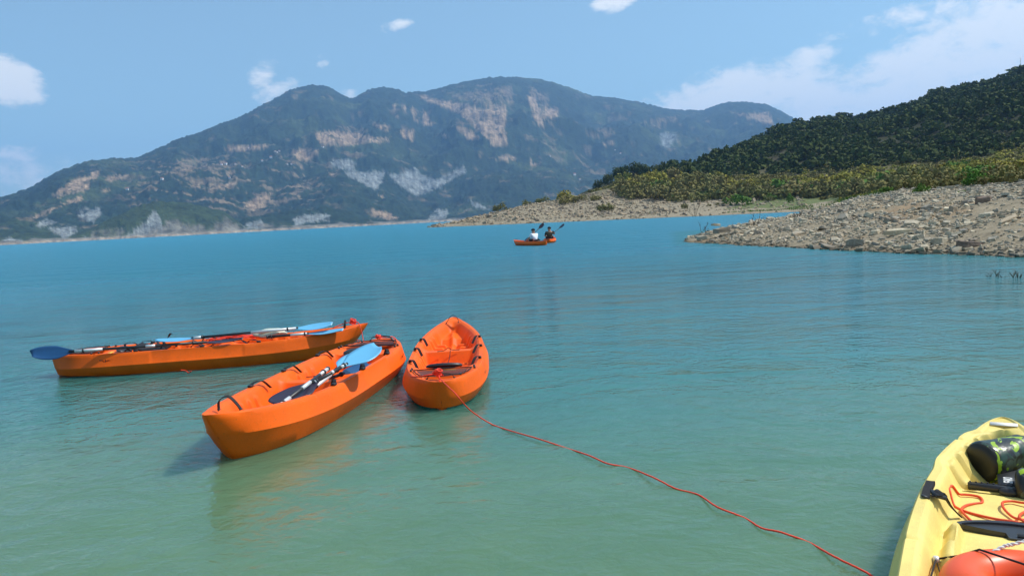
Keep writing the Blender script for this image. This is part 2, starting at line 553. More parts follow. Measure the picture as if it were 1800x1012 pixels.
jx = 7 * fbm(PX / 14, PY / 14, 3, 90); jy = 6 * fbm(PX / 14, PY / 14, 3, 91)
QX, QY = PX + jx, PY + jy


def zp(pts, ox, oy, s=3.0):
    return [(ox + x / s, oy + y / s) for x, y in pts]


A2 = lambda p: zp(p, 400, 120); A3 = lambda p: zp(p, 800, 120); A1 = lambda p: zp(p, 0, 240)
TAN = [A2([(1010, 145), (1150, 170), (1270, 190), (1340, 215), (1400, 195), (1475, 195), (1465, 330), (1485, 400), (1400, 415), (1330, 340), (1230, 250), (1130, 200), (1040, 170)]),
       A2([(1200, 300), (1250, 310), (1330, 370), (1290, 380), (1230, 345)]), A2([(1575, 140), (1625, 150), (1650, 250), (1685, 310), (1640, 315), (1600, 230)]),
       A2([(1640, 215), (1745, 210), (1745, 255), (1660, 265)]), A2([(460, 340), (560, 330), (700, 345), (780, 365), (870, 362), (855, 385), (760, 395), (690, 400), (620, 410), (500, 405), (470, 370)]),
       A2([(745, 280), (800, 290), (855, 305), (850, 332), (790, 310)]), A2([(866, 190), (892, 195), (887, 240)]), A2([(975, 200), (1000, 250), (1012, 288), (985, 270), (970, 230)]),
       A2([(1028, 210), (1055, 245), (1080, 300), (1030, 300)]), A2([(920, 180), (942, 200), (935, 252)]), A2([(865, 250), (905, 255), (900, 270)]),
       A2([(340, 430), (480, 420), (480, 450), (400, 497), (350, 470)]), A2([(0, 415), (200, 400), (220, 412), (100, 432), (0, 437)]),
       A2([(1120, 350), (1177, 350), (1160, 370)]), A2([(1308, 450), (1345, 465), (1330, 474)]), A2([(790, 665), (830, 670), (815, 687)]), A2([(518, 550), (582, 555), (560, 574)]),
       A2([(750, 740), (850, 755), (910, 790), (850, 800), (760, 782)]), A2([(80, 712), (150, 690), (240, 655), (222, 690), (170, 742)]), A2([(1148, 503), (1192, 505), (1180, 520)]),
       A2([(1405, 480), (1470, 450), (1525, 470), (1500, 492)]), A2([(1595, 480), (1635, 510), (1600, 528)]), A2([(905, 330), (980, 320), (980, 385), (930, 370)]),
       A1([(265, 320), (350, 250), (420, 215), (480, 215), (470, 280), (400, 297), (300, 322)]), A1([(480, 178), (517, 175), (520, 215), (465, 232)]),
       A1([(160, 430), (260, 378), (440, 308), (442, 332), (320, 372), (200, 427)]), A1([(1100, 285), (1170, 250), (1250, 238), (1235, 270)]), A1([(920, 180), (1010, 168), (1035, 185), (960, 194)]),
       A1([(540, 220), (670, 195), (680, 212), (580, 235)]), A1([(525, 287), (590, 276), (572, 294)]), A1([(678, 310), (722, 308), (710, 332)]), A1([(1180, 70), (1250, 45), (1420, 43), (1330, 72), (1200, 82)]),
       A1([(1280, 370), (1380, 300), (1450, 290), (1400, 340), (1340, 392)]), A1([(1150, 130), (1190, 125), (1180, 150)]), A1([(1000, 262), (1060, 258), (1050, 275)]), A1([(1140, 195), (1240, 182), (1230, 200)]),
       A3([(1460, 240), (1550, 240), (1655, 232), (1685, 300), (1620, 290), (1560, 262)]), A3([(740, 400), (850, 385), (830, 402)])]
FNT = [A3([(690, 335), (780, 310), (860, 340), (780, 365), (700, 362)]), A3([(975, 285), (1080, 262), (1180, 250), (1170, 285), (1080, 322)]), A2([(1160, 150), (1240, 130), (1500, 90), (1510, 190), (1380, 200)]),
       A2([(1590, 90), (1700, 150), (1690, 230), (1600, 160)]), A2([(600, 300), (740, 320), (730, 345), (620, 330)]), A1([(930, 120), (1100, 110), (1090, 175), (950, 170)])]
GRY = [A2([(540, 490), (640, 480), (682, 500), (665, 547), (600, 525), (545, 512)]), A2([(610, 545), (720, 545), (828, 545), (820, 590), (790, 642), (740, 622), (690, 597), (640, 572)]),
       A2([(838, 550), (900, 562), (990, 518), (1030, 560), (1098, 595), (1020, 652), (990, 672), (930, 632), (880, 592)]), A2([(980, 668), (1100, 590), (1180, 550), (1242, 513), (1262, 545), (1200, 582), (1110, 632), (1010, 672)]),
       A2([(1263, 683), (1330, 715), (1382, 742), (1310, 737)]), A2([(1045, 818), (1070, 770), (1105, 738), (1162, 750), (1150, 792)]), A1([(398, 395), (520, 373), (537, 410), (490, 452), (420, 427)]),
       A1([(240, 480), (400, 478), (412, 495), (340, 542)]), A1([(183, 480), (220, 433), (300, 443), (280, 462)]), A1([(640, 520), (740, 475), (815, 385), (832, 400), (870, 500), (930, 528), (640, 545)]),
       A3([(1070, 338), (1182, 345), (1130, 422), (1100, 412)]), A1([(0, 545), (60, 530), (180, 570), (60, 575)]), A1([(400, 545), (450, 528), (500, 550)]),
       A1([(1300, 452), (1380, 440), (1400, 485), (1280, 490)]), A1([(1540, 430), (1640, 410), (1740, 410), (1740, 455), (1640, 450), (1560, 470)])]
tanM = np.zeros(PX.shape); gryM = np.zeros(PX.shape)
jit = [(fbm(PX / f_ + 9 * k_, PY / f_, 2, 200 + k_) * a_, fbm(PX / f_, PY / f_ + 7 * k_, 2, 300 + k_) * a_ * .8) for k_, (f_, a_) in enumerate(((14, 9), (7, 5), (4, 3), (22, 11)))]


def soft(p):
    xs = [q[0] for q in p]; ys = [q[1] for q in p]; out = np.zeros(PX.shape)
    m_ = (PX > min(xs) - 16) & (PX < max(xs) + 16) & (PY > min(ys) - 14) & (PY < max(ys) + 14)
    if m_.any():
        out[m_] = sum(in_poly(p, PX[m_] + a[m_], PY[m_] + b[m_]).astype(float) for a, b in jit) / 4
    return out


for p in TAN:
    tanM = np.maximum(tanM, soft(p))
for p in FNT:
    tanM = np.maximum(tanM, .5 * soft(p))
for p in GRY:
    gryM = np.maximum(gryM, soft(p))
fine = fbm(XF / 26, YF / 26, 3, 64) + .5 * pnoise(XF / 9, YF / 9, 65)
tanM = tanM * ss(-.05, .22, tanM - .5 + 1.3 * fine + .28); gryM = gryM * ss(-.05, .22, gryM - .5 + 1.2 * fine + .3)
tree_noise = fbm(XF / 42, YF / 42, 4, 60)
big_noise = fbm(XF / 420, YF / 420, 4, 61)
speck = ss(.24, .46, fbm(XF / 75, YF / 75, 4, 62) + .35 * big_noise) * .38 * ss(150, 300, RR - RS)
tanM = np.maximum(tanM * ss(-.42, -.12, tree_noise), speck)
gryM = gryM * ss(-.45, -.15, tree_noise)
nearshore = np.exp(-((RR - RS).clip(0) / 16) ** 2)
rocky = ss(-.05, .35, .62 + 1.1 * fbm(XF / 60, YF / 60, 4, 67) + .5 * fbm(AZ * 90, RR / 400, 3, 68) - (RR - RS) / np.where(HF > 16, 60, 95)) * ss(0, 8, RR - RS)
terr = ss(.12, .30, fbm(XF / 130, YF / 38, 4, 69) + .3 * fine) * ss(300, 600, RR - RS) * ss(20, 60, HF) * ss(300, 220, HF) * .6
tanM = np.maximum(tanM, terr * ss(150, 300, PX) * ss(640, 520, PX))
forest = np.array([.019, .034, .017]) * (1 + .45 * tree_noise[..., None]) * (1 + .3 * big_noise[..., None])
hd = ss(1650, 1450, RR)[..., None]
light = ss(.1, .5, fbm(XF / 300, YF / 300, 3, 63))[..., None]
forest = forest * (1 - light * .5) + np.array([.075, .10, .036]) * light * .5
forest = forest * (1 - hd * .5) + np.array([.06, .078, .022]) * hd * .5
streak = .85 + .55 * fbm(AZ * 520, RR / 260, 3, 66)[..., None] + .25 * fine[..., None]
cF = forest * (1 - tanM[..., None]) + np.array([.34, .24, .15]) * streak * tanM[..., None]
cF = cF * (1 - gryM[..., None]) + np.array([.235, .25, .235]) * streak * gryM[..., None]
rk_ = (rocky * .85)[..., None]; cF = cF * (1 - rk_) + np.array([.235, .215, .175]) * (.75 + .6 * fbm(XF / 14, YF / 90, 3, 70)[..., None]) * rk_
cF = cF * (1 - nearshore[..., None]) + np.array([.32, .26, .19]) * nearshore[..., None]
mF = np_mesh('far_mountains', np.stack([XF, YF, HF], -1).reshape(-1, 3), grid_faces(NRF, NCF)[:, ::-1],
             terrain_mat('far_mountain_ground', .035, .11, 9.0, .9, vary=.4))
set_color(mF, cF.reshape(-1, 3))
tag(obj('mountains', mF), kind='structure')

# ------------------------------------------------------------------ near land: spit, peninsula, hill (one heightfield)
TAB = {
    640: [(20, -1), (900, -1)],
    735: [(20, -1), (900, -1)],
    748: [(20, -.8), (222, -.3), (229, 0), (238, .12), (256, -.4), (900, -1)],
    800: [(20, -.8), (195, -.6), (213, 0), (228, 1.3), (245, .6), (270, -.5), (900, -1)],
    870: [(20, -.8), (185, -.4), (200, 0), (225, 3.4), (260, 2), (300, -.5), (900, -1)],
    930: [(20, -.8), (175, -.4), (188, 0), (208, 2.6), (232, 5.3), (270, 4), (340, -.5), (900, -1)],
    1000: [(20, -.8), (165, -.4), (178, 0), (205, 2.2), (238, 6.4), (280, 6), (420, 0), (900, -1)],
    1060: [(20, -.8), (160, -.4), (171, 0), (200, 2.0), (240, 8.4), (300, 10), (450, 3), (900, -1)],
    1140: [(20, -.8), (150, -.4), (163, 0), (190, 1.2), (220, 5), (255, 11), (320, 12), (450, 10), (900, 4)],
    1185: [(20, -.8), (34, -.7), (60, -.6), (145, -.5), (159, 0), (182, 1.0), (212, 4), (258, 10.5), (330, 14), (400, 17), (470, 16), (900, 5)],
    1204: [(20, -.8), (36.2, -.3), (38.3, 0), (40.5, .2), (45, -.25), (60, -.5), (145, -.5), (157, 0), (180, 1.0), (210, 4), (260, 10.5), (330, 14), (410, 20), (470, 18), (900, 5)],
    1246: [(20, -.8), (33.5, -.4), (36.5, 0), (41, .38), (46, .25), (54, -.35), (140, -.5), (154, 0), (175, .9), (205, 3.5), (260, 10), (300, 14), (440, 27), (520, 25), (900, 10)],
    1300: [(20, -.8), (30, -.4), (33.3, 0), (42, .6), (52, .4), (64, -.35), (138, -.5), (152, 0), (170, .8), (200, 3), (255, 9.5), (300, 14), (480, 33), (600, 30), (900, 20)],
    1358: [(20, -.8), (28, -.5), (31.5, 0), (45, .78), (60, .45), (76, -.3), (135, -.4), (150, 0), (165, .6), (195, 2.2), (250, 8.5), (300, 13), (505, 43), (620, 40), (900, 30)],
    1400: [(20, -.8), (27, -.5), (29.9, 0), (45, .92), (65, .6), (88, -.1), (112, -.3), (138, -.2), (148, .05), (165, .7), (195, 2), (250, 8), (300, 13), (515, 52), (700, 48), (900, 40)],
    1450: [(20, -.8), (25.5, -.5), (28.6, 0), (40, .85), (60, 1.15), (85, .8), (110, .45), (140, .45), (165, .9), (200, 2), (250, 8), (300, 13), (530, 54), (900, 45)],
    1500: [(20, -.8), (24.5, -.5), (27.3, 0), (40, 1.15), (60, 1.65), (80, 1.65), (120, 1.4), (160, 1.7), (200, 3.5), (250, 8.5), (300, 13), (540, 56), (900, 50)],
    1600: [(18, -.6), (22.5, -.5), (25, 0), (40, 1.55), (60, 2.15), (80, 2.1), (120, 2.3), (160, 3.6), (250, 9), (300, 14), (560, 65), (900, 60)],
    1700: [(18, -.6), (21.5, -.5), (24.4, 0.03), (35, 1.4), (50, 2.1), (70, 2.25), (110, 3.0), (160, 4.6), (250, 9.8), (300, 15), (580, 79), (900, 70)],
    1800: [(16, -.6), (20.5, -.5), (23, 0.03), (32, 1.4), (45, 2.12), (65, 2.5), (100, 3.4), (160, 5.8), (250, 11.3), (300, 17), (600, 92), (900, 80)],
    2000: [(14, -.6), (18.5, -.5), (20.8, 0.03), (30, 1.5), (40, 2.2), (60, 2.8), (100, 4.3), (160, 7), (250, 13), (300, 19), (600, 105), (900, 100)],
    2600: [(14, -.6), (15.5, -.5), (17.5, 0), (30, 1.5), (40, 2.2), (60, 2.8), (100, 4.5), (160, 7.5), (250, 14), (300, 20), (600, 110), (900, 110)],
}
NCN, NRN = 680, 350
pk = sorted(TAB)
azk = np.array([azel(p, 429 - SL * p)[0] for p in pk])
azN = np.linspace(azel(650, 395)[0], R(47), NCN)
rN = np.exp(np.linspace(math.log(14), math.log(900), NRN))
cols_ = np.array([np.interp(np.log(rN), np.log([q[0] for q in TAB[p]]), [q[1] for q in TAB[p]]) for p in pk])      # (cols, r)
ZN = np.empty((NRN, NCN))
for i in range(NRN):
    ZN[i] = np.interp(azN, azk, cols_[:, i])
kk = np.exp(-.5 * (np.arange(-5, 6) / 2.2) ** 2); kk /= kk.sum()
ZN = np.apply_along_axis(lambda v: np.convolve(np.pad(v, 5, 'edge'), kk, 'valid'), 1, ZN)
kk = np.exp(-.5 * (np.arange(-3, 4) / 1.2) ** 2); kk /= kk.sum()
ZN = np.apply_along_axis(lambda v: np.convolve(np.pad(v, 3, 'edge'), kk, 'valid'), 0, ZN)
AN, RN = np.meshgrid(azN, rN); XN, YN = RN * np.sin(AN), RN * np.cos(AN)
amp = np.clip(ZN + .3, 0, 1)
ZN = ZN + amp * (.10 * fbm(XN / 2.2, YN / 2.2, 4, 7) + .035 * fbm(XN / .5, YN / .5, 3, 8)) * (RN < 120)
ZN = ZN + amp * ss(90, 160, RN) * (.35 * fbm(XN / 9, YN / 9, 4, 21))
ZN = ZN + ss(255, 330, RN) * (6 * ridged(XN / 120, YN / 120, 4, 33) + 1.5 * fbm(XN / 20, YN / 20, 3, 34)) * ss(0, 6, ZN) * (1 - ss(.86, 1, RN / 560) * .6)


hill_pts = [(1185, 305), (1200, 299), (1240, 279), (1300, 258), (1340, 241), (1380, 218), (1400, 213), (1440, 209), (1500, 203), (1550, 195), (1600, 180), (1650, 160), (1700, 149), (1750, 141), (1780, 128), (1800, 120), (1900, 96), (2100, 70), (2500, 60)]
ha_, he_ = az_of([q[0] for q in hill_pts], [q[1] + 7 for q in hill_pts])
tgt = np.interp(azN, ha_, he_)
far_rows = rN > 320
cur = ((ZN - CAM_H) / RN)[far_rows].max(0)
kf = np.clip(tgt / np.maximum(cur, .005), .4, 1.8); kf = np.convolve(np.pad(kf, 6, 'edge'), np.ones(13) / 13, 'valid')
kf = np.where(azN < ha_[0], 1, kf)
wgt_ = ss(275, 420, RN)
ZN = ZN * (1 + (kf[None, :] - 1) * wgt_)


def hz(x, y):
    """height of the near land at x, y (scalars or arrays)"""
    a = np.arctan2(x, y); r = np.hypot(x, y)
    fi = np.clip((np.log(r) - math.log(14)) / (math.log(900) - math.log(14)) * (NRN - 1), 0, NRN - 1.001)
    fj = np.clip((a - azN[0]) / (azN[-1] - azN[0]) * (NCN - 1), 0, NCN - 1.001)
    i = fi.astype(int) if hasattr(fi, 'astype') else int(fi); j = fj.astype(int) if hasattr(fj, 'astype') else int(fj)
    u = fi - i; v = fj - j
    return (ZN[i, j] * (1 - v) + ZN[i, j + 1] * v) * (1 - u) + (ZN[i + 1, j] * (1 - v) + ZN[i + 1, j + 1] * v) * u


def on_land(px, py):
    """first point of the near land seen at a pixel"""
    d = ray(px, py); d = d / math.hypot(d[0], d[1])
    r = np.exp(np.linspace(math.log(17), math.log(880), 2600)); h = hz(d[0] * r, d[1] * r); z = CAM_H + d[2] * r
    ok = np.nonzero((h > z) & (h > -.05))[0]
    i = ok[0] if len(ok) else int(np.argmax(np.where((h > .1) & (r < 300), (h - z) / r, -9)))
    return Vector((d[0] * r[i], d[1] * r[i], h[i]))


PXn, PYn = project(np.stack([XN, YN, ZN], -1))
nz1 = fbm(XN / 6, YN / 6, 4, 51); nz2 = fbm(XN / 1.2, YN / 1.2, 3, 52); nz3 = fbm(XN / 30, YN / 30, 3, 53)
c0 = np.array([.27, .222, .152]) * (1 + .22 * nz1[..., None]) * (1 + .2 * nz2[..., None])
rust = ss(.08, .4, nz1 + .4 * nz2)[..., None] * .6
c0 = c0 * (1 - rust) + np.array([.27, .17, .09]) * rust
# bare ground of the far peninsula is sandier, its beach smooth tan
far_b = ss(110, 160, RN)[..., None]
c0 = c0 * (1 - far_b) + (np.array([.285, .238, .165]) * (1 + .15 * nz2[..., None])) * far_b
veg = (ss(216, 246, RN + 14 * nz3 + 6 * nz1) * ss(3.0, 6.5, ZN) * .8)[..., None]
scr = (ss(58, 88, RN + 12 * nz3) * ss(azel(1440, 350)[0], azel(1560, 350)[0], AN) * .75)[..., None]
c0 = c0 * (1 - scr) + np.array([.15, .14, .06]) * scr
c0 = c0 * (1 - veg) + np.array([.10, .09, .04]) * veg
grassM = (in_poly([(1270, 368), (1330, 352), (1400, 343), (1480, 338), (1530, 345), (1440, 356), (1400, 364)], PXn, PYn + 1.5 * nz1) & (RN > 80))[..., None] * .8
c0 = c0 * (1 - grassM) + np.array([.085, .125, .03]) * grassM
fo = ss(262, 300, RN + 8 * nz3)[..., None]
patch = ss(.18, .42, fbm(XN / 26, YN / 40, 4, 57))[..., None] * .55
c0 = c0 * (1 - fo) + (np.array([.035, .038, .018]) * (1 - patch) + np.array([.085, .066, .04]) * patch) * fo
wet = np.exp(-((ZN - .0).clip(0) / .05))[..., None] * .7
c0 = c0 * (1 - wet) + np.array([.09, .07, .045]) * wet
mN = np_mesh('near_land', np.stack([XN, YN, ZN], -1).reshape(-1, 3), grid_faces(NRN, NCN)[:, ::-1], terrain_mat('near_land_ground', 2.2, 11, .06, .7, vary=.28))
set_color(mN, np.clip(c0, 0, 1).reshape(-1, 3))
shore = tag(obj('shore', mN), kind='structure')

# the gravel bank the photographer stands on, behind and beside the camera
gx = np.linspace(-9, 16, 60); gy = np.linspace(-14, -.4, 40); GX, GY = np.meshgrid(gx, gy)
GZ = -.12 + .16 * (-.6 - GY).clip(0) ** .9 + .03 * fbm(GX, GY, 3, 3)
mg = np_mesh('gravel_bank', np.stack([GX, GY, GZ], -1).reshape(-1, 3), grid_faces(40, 60), terrain_mat('gravel_bank_ground', 3, 14, .05, .7))
set_color(mg, np.tile([.36, .32, .25], (2400, 1)))
tag(obj('bank', mg), kind='structure')

# ------------------------------------------------------------------ water
def water_mat():
    m, t, b = mat_base('lake_water')
    g = t.n('ShaderNodeNewGeometry'); p = g.outputs['Position']
    a = t.n('ShaderNodeAttribute'); a.attribute_name = 'depth'
    d = t.m('ADD', a.outputs['Fac'], t.m('MULTIPLY', t.m('SUBTRACT', t.noise(p, .28, 4, .6), .5), .16))
    cr = t.n('ShaderNodeValToRGB'); t.l(d, cr.inputs[0]); el = cr.color_ramp.elements
    stops = [(0.0, (.110, .190, .095)), (.16, (.080, .178, .104)), (.30, (.028, .160, .138)), (.45, (.009, .150, .178)), (.65, (.012, .165, .238)), (1.0, (.012, .215, .33))]
    el[0].position = 0; el[0].color = (*stops[0][1], 1); el[1].position = 1; el[1].color = (*stops[-1][1], 1)
    for s_, c_ in stops[1:-1]:
        e_ = el.new(s_); e_.color = (*c_, 1)
    cloudy = t.noise(p, .9, 6, .62, 1.2)
    k = t.mix(1.0, cr.outputs[0], t.mix(cloudy, (.80, .86, .88), (1.2, 1.14, 1.1)), 'MULTIPLY')
    t.l(k, b.inputs['Base Color'])
    b.inputs['IOR'].default_value = 1.333; sl_ = t.n('ShaderNodeMapRange'); sl_.inputs[1].default_value = .03; sl_.inputs[2].default_value = .4; sl_.inputs[2].default_value = .27; sl_.inputs[3].default_value = .62; sl_.inputs[4].default_value = .40
    rr = t.n('ShaderNodeAttribute'); rr.attribute_name = 'chop'
    t.l(rr.outputs['Fac'], b.inputs['Roughness']); t.l(rr.outputs['Fac'], sl_.inputs[0]); t.l(sl_.outputs[0], b.inputs['Specular IOR Level'])
    b.subsurface_method = 'BURLEY'
    b.inputs['Subsurface Weight'].default_value = 1.0
    b.inputs['Subsurface Radius'].default_value = (.25, .5, .5)
    b.inputs['Subsurface Scale'].default_value = .8
    # ripples: wind waves running to the right and towards the viewer, at three sizes
    def wave(sx, sy, rot, scale, det, dist):
        mp = t.n('ShaderNodeMapping'); mp.inputs['Rotation'].default_value = (0, 0, rot); mp.inputs['Scale'].default_value = (sx, sy, 1)
        t.l(p, mp.inputs[0])
        return t.noise(mp.outputs[0], scale, det, .55, dist)
    h = t.m('MULTIPLY', wave(.8, 1, R(20), 2.2, 4, .8), .05)
    h = t.m('ADD', h, t.m('MULTIPLY', wave(.8, 1, R(-8), 7.0, 4, .6), .024))
    h = t.m('ADD', h, t.m('MULTIPLY', wave(.8, 1, R(-22), 19.0, 4, .4), .0068))
    h = t.m('ADD', h, t.m('MULTIPLY', wave(.5, 1, R(8), .5, 2, .6), .16))
    cm_ = t.n('ShaderNodeAttribute'); cm_.attribute_name = 'calm'
    bn = t.n('ShaderNodeBump'); bn.inputs['Distance'].default_value = 1.6
    t.l(cm_.outputs['Fac'], bn.inputs['Strength'])
    t.l(h, bn.inputs['Height']); t.l(bn.outputs[0], b.inputs['Normal'])
    return m


nc, nr = 480, 150
aW = np.linspace(-math.pi, math.pi, nc + 1); rW = np.concatenate([[.02], np.exp(np.linspace(math.log(.4), math.log(14000), nr - 1))])
AW, RW = np.meshgrid(aW, rW); XW, YW = RW * np.sin(AW), RW * np.cos(AW)
wV = np.stack([XW, YW, np.zeros_like(XW)], -1).reshape(-1, 3)
mW = np_mesh('lake_water', wV, grid_faces(nr, nc + 1)[:, ::-1], water_mat())
dist_out = (YW + .12 * XW + 1.0).clip(.1)
dep = np.interp(np.log(dist_out), np.log([.1, 3.5, 5.5, 7.5, 10, 16, 40, 200, 14000]), [0, .04, .12, .24, .34, .47, .66, .86, 1.0])
dep = dep + .05 * fbm(XW / 5, YW / 5, 3, 2) * (RW < 60)
# shallows below the stony spit
spitR = np.interp(AW, azk[10:], [38.3, 36.5, 33.3, 31.5, 29.9, 28.6, 27.3, 25, 23, 21, 18.5, 17.5][:len(azk) - 10])
inspit = (AW > azk[9]) & (RW < 60) & (YW > 0)
near_sh = np.where(inspit, np.exp(-((spitR - RW).clip(0) / 5.0)), 0)
dep = dep * (1 - .3 * near_sh)
for nm, arr in (('depth', dep), ('chop', .03 + .28 * ss(7, 42, RW)), ('calm', .26 + .24 * ss(4, 13, RW) + 1.3 * ss(10, 45, RW))):
    at_ = mW.attributes.new(nm, 'FLOAT', 'POINT'); at_.data.foreach_set('value', arr.ravel().astype(np.float32))
tag(obj('water', mW), kind='structure')

# ------------------------------------------------------------------ air
HZ_D = 1.32e-4
bm = bmesh.new(); bmesh.ops.create_cube(bm, size=1)
bmesh.ops.scale(bm, vec=(16000, 9000, 1000), verts=bm.verts); bmesh.ops.translate(bm, vec=(0, 4200, 480), verts=bm.verts)
me = bpy.data.meshes.new('haze'); bm.to_mesh(me); bm.free()
hm = bpy.data.materials.new('haze_air'); hm.use_nodes = True; hm.node_tree.nodes.clear()
pv = hm.node_tree.nodes.new('ShaderNodeVolumePrincipled'); pv.inputs['Density'].default_value = HZ_D
pv.inputs['Color'].default_value = (.34, .60, 1.0, 1); pv.inputs['Anisotropy'].default_value = .2
ho = hm.node_tree.nodes.new('ShaderNodeOutputMaterial'); hm.node_tree.links.new(pv.outputs[0], ho.inputs['Volume'])
me.materials.append(hm)
tag(obj('haze', me), kind='stuff')

# ------------------------------------------------------------------ stones
rs = np.random.RandomState(4)


def slab(rng, flat=.3, n=None):
    """an irregular broken slab about 1 across: two jittered polygons and a bevelled rim"""
    n = n or rng.randint(5, 8)
    a = np.sort(rng.rand(n) * 2 * np.pi * .35 + np.arange(n) * 2 * np.pi / n)
    rad = .5 * (.75 + .35 * rng.rand(n)); el_ = .6 + .4 * rng.rand()
    top = np.stack([rad * np.cos(a), rad * np.sin(a) * el_, flat * (.5 + .12 * rng.randn(n))], -1)
    k = .86 + .1 * rng.rand(n)
    t2 = top.copy(); t2[:, :2] *= (k - .08)[:, None]; t2[:, 2] += flat * .13
    bot = top.copy(); bot[:, :2] *= (1.0 + .15 * rng.rand(n))[:, None]; bot[:, 2] = -flat * .5
    V = np.concatenate([t2, top, bot]); F_ = []
    for i in range(n):
        j = (i + 1) % n
        F_ += [(i, n + i, n + j), (i, n + j, j), (n + i, 2 * n + i, 2 * n + j), (n + i, 2 * n + j, n + j)]
    for i in range(1, n - 1):
        F_.append((0, i, i + 1)); F_.append((2 * n, 2 * n + i + 1, 2 * n + i))
    return V, np.array(F_)


VAR = [slab(rs, f) for f in (.16, .18, .22, .26, .3, .14, .2, .36, .24, .17, .42, .2)]


def rotm(rx, ry, rz):
    return np.array(Euler((rx, ry, rz)).to_matrix())


def scatter_mesh(name, P, S, mat, flatk=1.0, tilt=.28):
    V = []; F_ = []; T = []; off = 0
    for p, s in zip(P, S):
        v, f = VAR[rs.randint(len(VAR))]
        m_ = rotm(rs.randn() * tilt, rs.randn() * tilt, rs.rand() * 6.283)
        vv = (v * np.array([s, s, s * flatk])) @ m_.T + p
        V.append(vv); F_.append(f[:, ::-1] * 1 + off); off += len(v); T.append(np.full(len(v), rs.rand()))
    V = np.concatenate(V); F_ = np.concatenate(F_); T = np.concatenate(T)
    me = np_mesh(name, V, F_[:, ::-1], mat, smooth=False)
    set_color(me, np.repeat(T[:, None], 3, 1), 'Tint')
    return me


# spit stones
N = 33000
a0, a1 = azel(1196, 425)[0], azel(1990, 420)[0]
A_ = a0 + (a1 - a0) * rs.rand(N); r_ = np.exp(math.log(18) + (math.log(85) - math.log(18)) * rs.rand(N) ** .9)
x_, y_ = r_ * np.sin(A_), r_ * np.cos(A_); z_ = hz(x_, y_)
keep = (z_ > -.06) & (z_ < 3.2) & ~((A_ > azel(1440, 350)[0]) & (r_ > 62 + 10 * rs.rand(N)) & (rs.rand(N) < .8))
dens = fbm(x_ / 2.5, y_ / 2.5, 3, 77)
keep &= (dens > -.12) | (rs.rand(N) < .3)
x_, y_, z_, r_, A_ = x_[keep], y_[keep], z_[keep], r_[keep], A_[keep]
s_ = np.exp(rs.randn(len(x_)) * .52) * (.078 + .0012 * r_) * (.8 + .5 * np.clip(dens[keep] + .2, 0, 1))
s_ = np.clip(s_, .05, .6)
order = np.argsort(-(s_ / r_)); nb = 292
P_ = np.stack([x_, y_, z_ + .07 * s_], -1)
for k, i in enumerate(order[:nb]):
    v, f = VAR[k % len(VAR)]
    nm = 'stone_%02d' % (k % len(VAR))
    me = bpy.data.meshes.get(nm)
    if me is None:
        me = np_mesh(nm, v, f, STONE, smooth=False)
        set_color(me, np.zeros((len(v), 3)), 'Tint')
    o = obj('stone', me, shore); o.location = P_[i]; o.scale = (s_[i],) * 3
    o.rotation_euler = (rs.randn() * .22, rs.randn() * .22, rs.rand() * 6.283)
rest = order[nb:]
o = obj('loose_stones', scatter_mesh('loose_stones', P_[rest], s_[rest], STONE), shore); o['kind'] = 'stuff'

# stones of the far peninsula
N = 12000
b0, b1 = azel(748, 399)[0], azel(1420, 372)[0]
A_ = b0 + (b1 - b0) * rs.rand(N) ** 1.25; r_ = 150 + 100 * rs.rand(N)
x_, y_ = r_ * np.sin(A_), r_ * np.cos(A_); z_ = hz(x_, y_)
keep = (z_ > .05) & (z_ < 7.5) & ((z_ > .75) | (rs.rand(N) < .25)) & ((A_ < azel(1180, 380)[0]) | (rs.rand(N) < .25))
x_, y_, z_, r_ = x_[keep], y_[keep], z_[keep], r_[keep]
s_ = np.clip(np.exp(rs.randn(len(x_)) * .5) * .5, .25, 1.6)
PEN = stone_mat('peninsula_stone', (.30, .24, .165), (.44, .37, .28), (.30, .20, .12))
o = obj('scattered_stones', scatter_mesh('scattered_stones', np.stack([x_, y_, z_ + .1 * s_], -1), s_, PEN), shore); o['kind'] = 'stuff'


def boulder(px, py, size, hgt, rz, tilt, label, mat=STONE, seed=0, sink=.0, dz=0):
    rg = np.random.RandomState(seed + 50); v, f = slab(rg, 1.0, 7)
    bm = bmesh.new(); vs = [bm.verts.new(Vector((p[0] * size[0], p[1] * size[1], p[2] * hgt))) for p in v]
    for q in f:
        try:
            bm.faces.new([vs[i] for i in q])
        except ValueError:
            pass
    bmesh.ops.subdivide_edges(bm, edges=bm.edges, cuts=2, use_grid_fill=True)
    for vv in bm.verts:
        c = vv.co * 3.1
        vv.co += Vector((rg.randn(), rg.randn(), rg.randn())) * .012 * min(size) + Vector((0, 0, .03 * hgt * math.sin(c.x * 5 + seed)))
    p = on_land(px, py)
    o = bm_obj('boulder', bm, mat, smooth=False); o.scale = (1, 1, .62)
    set_color(o.data, np.full((len(o.data.vertices), 3), .6), 'Tint')
    o.location = p + Vector((0, 0, hgt * .2 - sink + dz)); o.rotation_euler = (tilt[0], tilt[1], rz)
    tag(o, label, 'boulder')
    return o


